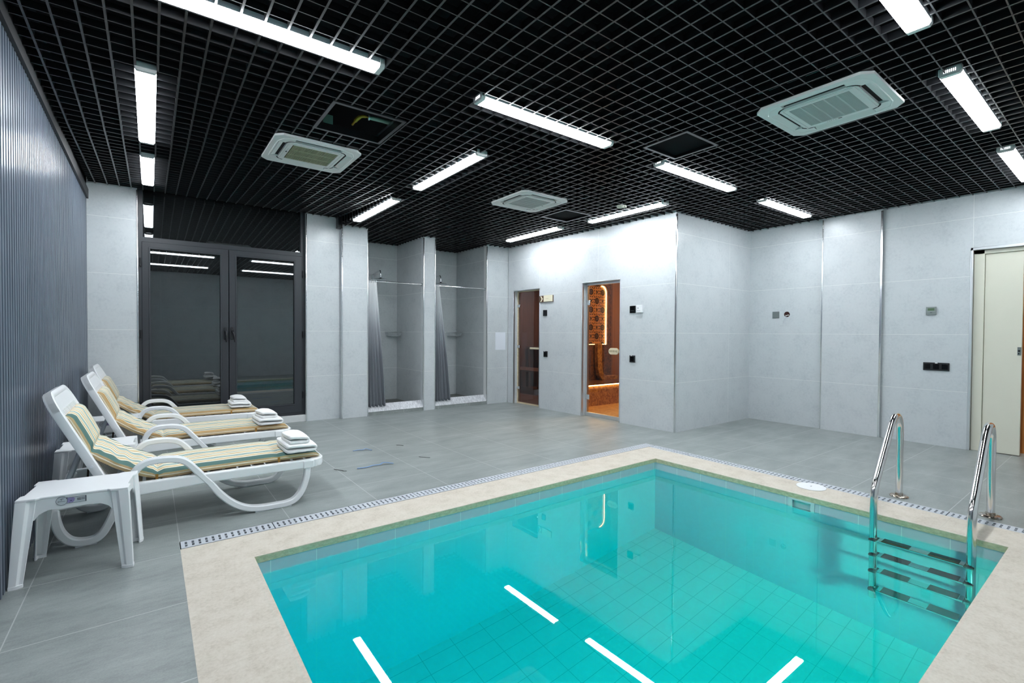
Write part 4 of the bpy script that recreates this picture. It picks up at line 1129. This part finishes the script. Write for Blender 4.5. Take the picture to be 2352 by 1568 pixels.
# ------------------------------------------------------------------ side tables
def make_table(label, loc, rot):
    t = thing('side_table', label, 'side table', loc, rot, 'white plastic side tables between the loungers')
    W, D, H = .205, .168, .400
    n = .012; c = .070     # shallow step in the outline beside each leg
    out = [(-W,-D),(-W+c,-D),(-W+c+.012,-D+n),(W-c-.012,-D+n),(W-c,-D),(W,-D),(W,-D+c),(W-n,-D+c+.012),(W-n,D-c-.012),(W,D-c),(W,D),(W-c,D),(W-c-.012,D-n),(-W+c+.012,D-n),(-W+c,D),(-W,D),(-W,D-c),(-W+n,D-c-.012),(-W+n,-D+c+.012),(-W,-D+c)]
    m = MB(); m.prism(out,'z',H-.012,H); m.build('tabletop', M['plastic'], t, bevel=.003)
    # arched aprons
    def apron(L):
        pl = [(-L,H-.012),(-L,H-.105),(-L+.012,H-.105),(-L+.030,H-.080),(-L+.058,H-.066),(-L+.10,H-.062),(L-.10,H-.062),(L-.058,H-.066),(L-.030,H-.080),(L-.012,H-.105),(L,H-.105),(L,H-.012)]
        return pl
    a = MB(); a.prism(apron(W-c+.02),'y',-D+n,-D+n+.006); fr = a.build('apron', M['plastic'], t)
    a = MB(); a.prism(apron(W-c+.02),'y',D-n-.006,D-n); a.build('apron', M['plastic'], t)
    for sx in (-1,1):
        a = MB(); x0,x1 = sorted((sx*(W-n),sx*(W-n-.006))); a.prism(apron(D-c+.02),'x',x0,x1); a.build('apron', M['plastic'], t)
    for sx in (-1,1):
        for sy in (-1,1):
            g = MB(); rings = []
            for z,k_,sp in ((H-.010,1.,0.),(H-.16,.90,.009),(.014,.68,.020),(.0,.70,.021)):
                # folded channel section: outer corner, two wings, inner faces
                w_ = c*k_; th = .0055
                cx, cy = sx*(W+sp), sy*(D+sp)
                pr = [(0,0),(-w_*.55,0),(-w_*.72,-.010),(-w_,-.010),(-w_,-.010-th),(-w_*.70,-.010-th),(-w_*.50,-th),(-th,-th),(-th,-w_*.50),(-.010-th,-w_*.70),(-.010-th,-w_),(-.010,-w_),(-.010,-w_*.72),(0,-w_*.55)]
                rings.append([(cx+sx*px,cy+sy*py,z) for px,py in pr])
            g.loft(rings)
            # filled foot
            w_ = c*.70; cx,cy = sx*(W+.021), sy*(D+.021)
            g.prism([(cx,cy),(cx-sx*w_*.6,cy),(cx-sx*w_,cy-sy*.011),(cx-sx*w_,cy-sy*.018),(cx-sx*.018,cy-sy*.02),(cx-sx*.018,cy-sy*w_),(cx-sx*.011,cy-sy*w_),(cx,cy-sy*w_*.6)],'z',0.,.016)
            g.build('leg', M['plastic'], t, bevel=.0015)
    # maker's sticker on the front apron
    y = -D+n-.0006; x0 = -.046; z0 = H-.030
    st = MB(); N = 28
    circ = lambda r,cx=x0,cz=z0: [(cx+r*math.cos(2*PI*i/N),cz+r*math.sin(2*PI*i/N)) for i in range(N)]
    st.prism(circ(.0205),'y',y,y+.0005); st.prism([(x0+.012,z0-.014),(x0+.089,z0-.014),(x0+.089,z0+.0135),(x0+.012,z0+.0135)],'y',y+.0001,y+.0005)
    so = st.build('sticker', M['plastic_grey'], fr)
    ik = MB(); yk = y-.0004
    ring = []
    R1 = [(x0+.0205*math.cos(2*PI*i/N),yk,z0+.0205*math.sin(2*PI*i/N)) for i in range(N+1)]
    ik.tube(R1,.0008,5)
    ik.tube([(x0+.017,yk,z0+.0135),(x0+.089,yk,z0+.0135)],.0006,5); ik.tube([(x0+.017,yk,z0-.014),(x0+.089,yk,z0-.014)],.0006,5)
    ik.tube([(x0-.006,yk,z0+.007),(x0-.001,yk,z0+.0095),(x0+.004,yk,z0+.0105),(x0+.007,yk,z0+.009)],.0009,5)   # little parasol mark
    ik.tube([(x0-.001,yk,z0+.009),(x0-.0005,yk,z0+.002)],.0008,5)
    for q in range(8): ik.tube([(x0-.013+q*.0034,yk,z0-.004-(.0025 if q in (0,) else 0)),(x0-.0118+q*.0034,yk,z0-.001+(.002 if q in (0,) else 0))],.0007,5)  # script lettering
    for q in range(6): ik.box(x0+.056+(q%3)*.0045,x0+.059+(q%3)*.0045,yk-.0002,yk+.0003,z0-.004+(q//3)*.006,z0+.000+(q//3)*.006)
    for q in range(6): ik.box(x0+.072+(q%3)*.0045,x0+.0745+(q%3)*.0045,yk-.0002,yk+.0003,z0-.003+(q//3)*.006,z0+.0005+(q//3)*.006)
    ik.box(x0+.086,x0+.0895,yk-.0002,yk+.0003,z0-.014,z0+.0135)
    ik.box(x0+.0165,x0+.0205,yk-.0002,yk+.0003,z0+.009,z0+.0135)
    ik.build('print', M['ink'], so)
    li = MB(); li.prism([(x0+.020,z0-.012),(x0+.040,z0-.012),(x0+.046,z0-.004),(x0+.048,z0+.006),(x0+.042,z0+.012),(x0+.021,z0+.012)],'y',yk-.0001,yk+.0003); li.build('flower_patch', M['lilac'], so)
    pu = MB(); pu.prism([(x0+.030,z0-.004),(x0+.036,z0-.004),(x0+.037,z0-.001),(x0+.031,z0-.0005)],'y',yk-.0003,yk+.0001); pu.prism([(x0+.026,z0-.012),(x0+.030,z0-.012),(x0+.029,z0-.009)],'y',yk-.0003,yk+.0001); pu.build('flower_mark', M['purple'], so)
    return t
tt = make_table('white plastic side table nearest the viewer, with a sticker facing the front', (-.281,3.250,0), -.10)
dup(tt, (-.292,4.385,0), 'white plastic side table between the front and the middle lounger', -.02)
dup(tt, (-.290,5.62,0), 'white plastic side table between the middle and the rear lounger', -.02)

# ------------------------------------------------------------------ bits on the floor
def litter(name, label, cat, pts, r, mat, flat=.3):
    m = MB(); m.tube(arc_path(pts,4), r, 6, flat=flat); return tag(m.build(name, mat, smooth=60), label, cat)
litter('plastic_strip', 'larger blue plastic strip on the floor in front of the drain grates', 'plastic strip', [(1.42,4.10,.006),(1.50,4.085,.007),(1.56,4.10,.010),(1.62,4.085,.012),(1.66,4.10,.02),(1.74,4.07,.006)], .009, M['blue_film'])
litter('plastic_strip', 'smaller blue plastic strip on the floor, farther from the pool', 'plastic strip', [(1.60,4.735,.005),(1.66,4.74,.006),(1.69,4.70,.012),(1.72,4.72,.014),(1.76,4.66,.005)], .008, M['blue_film'])
litter('twig', 'dark curled scrap on the floor beside the front lounger foot end', 'scrap', [(1.255,4.20,.004),(1.27,4.16,.005),(1.30,4.12,.004),(1.30,4.09,.006),(1.325,4.08,.004)], .004, M['debris'], .5)
litter('twig', 'small dark scrap on the floor between the blue strip and the showers', 'scrap', [(2.05,4.72,.004),(2.08,4.69,.005),(2.10,4.66,.004)], .004, M['debris'], .5)
litter('twig', 'dark scrap on the floor right of the larger blue strip', 'scrap', [(2.03,4.15,.004),(2.06,4.10,.006),(2.10,4.06,.004)], .004, M['debris'], .5)

# ------------------------------------------------------------------ light, world, camera
ld_ = bpy.data.lights.new('corridor_fill','AREA'); ld_.energy = 22; ld_.size = .3; ld_.color = (1,.86,.66)  # added unseen fill that lights the wood behind the sliding door
lo_ = bpy.data.objects.new('corridor_fill', ld_); COL.objects.link(lo_); lo_.location = (XR+.2,.7,2.35)
ls_ = bpy.data.lights.new('sauna_fill','AREA'); ls_.energy = 22; ls_.size = .25; ls_.color = (1,.86,.76)  # added unseen fill to lift the sauna interior behind the bronze pane
lso = bpy.data.objects.new('sauna_fill', ls_); COL.objects.link(lso); lso.location = (6.3,7.2,2.3)
lt_ = bpy.data.lights.new('steam_room_fill','AREA'); lt_.energy = 42; lt_.size = .3; lt_.color = (1,.74,.42)  # added unseen fill, brightens the steam room beyond its own strips
lto = bpy.data.objects.new('steam_room_fill', lt_); COL.objects.link(lto); lto.location = (6.0,4.6,2.4)
w_ = bpy.data.worlds.new('world'); scene.world = w_; w_.use_nodes = True
w_.node_tree.nodes['Background'].inputs[0].default_value = (.002,.0025,.003,1)
f_, yaw, pitch, roll = 1101.05, .645920252, -.0167265219, .00592304365
cy_,sy_ = math.cos(yaw), math.sin(yaw); cp_,sp_ = math.cos(pitch), math.sin(pitch)
fwd = Vector((sy_*cp_, cy_*cp_, sp_)); right = Vector((cy_,-sy_,0)); up = right.cross(fwd)
r2 = right*math.cos(roll)+up*math.sin(roll); u2 = -right*math.sin(roll)+up*math.cos(roll)
cd = bpy.data.cameras.new('camera'); co = bpy.data.objects.new('camera', cd); COL.objects.link(co)
cd.sensor_width = 36; cd.sensor_fit = 'HORIZONTAL'; cd.lens = 36*f_/2352; cd.clip_start = .02; cd.clip_end = 60
co.matrix_world = Matrix(((r2.x,u2.x,-fwd.x,0),(r2.y,u2.y,-fwd.y,0),(r2.z,u2.z,-fwd.z,1.18),(0,0,0,1)))
scene.camera = co
vs_ = scene.view_settings; scene.display_settings.display_device = 'sRGB'
vs_.view_transform = 'Standard'; vs_.look = 'None'; vs_.exposure = 0.0; vs_.gamma = 1; vs_.use_curve_mapping = False
cy = scene.cycles
cy.max_bounces = 10; cy.diffuse_bounces = 4; cy.glossy_bounces = 5; cy.transmission_bounces = 8; cy.transparent_max_bounces = 12; cy.volume_bounces = 0
cy.sample_clamp_indirect = 6; cy.caustics_reflective = False; cy.caustics_refractive = True; cy.blur_glossy = .5
cy.use_denoising = True
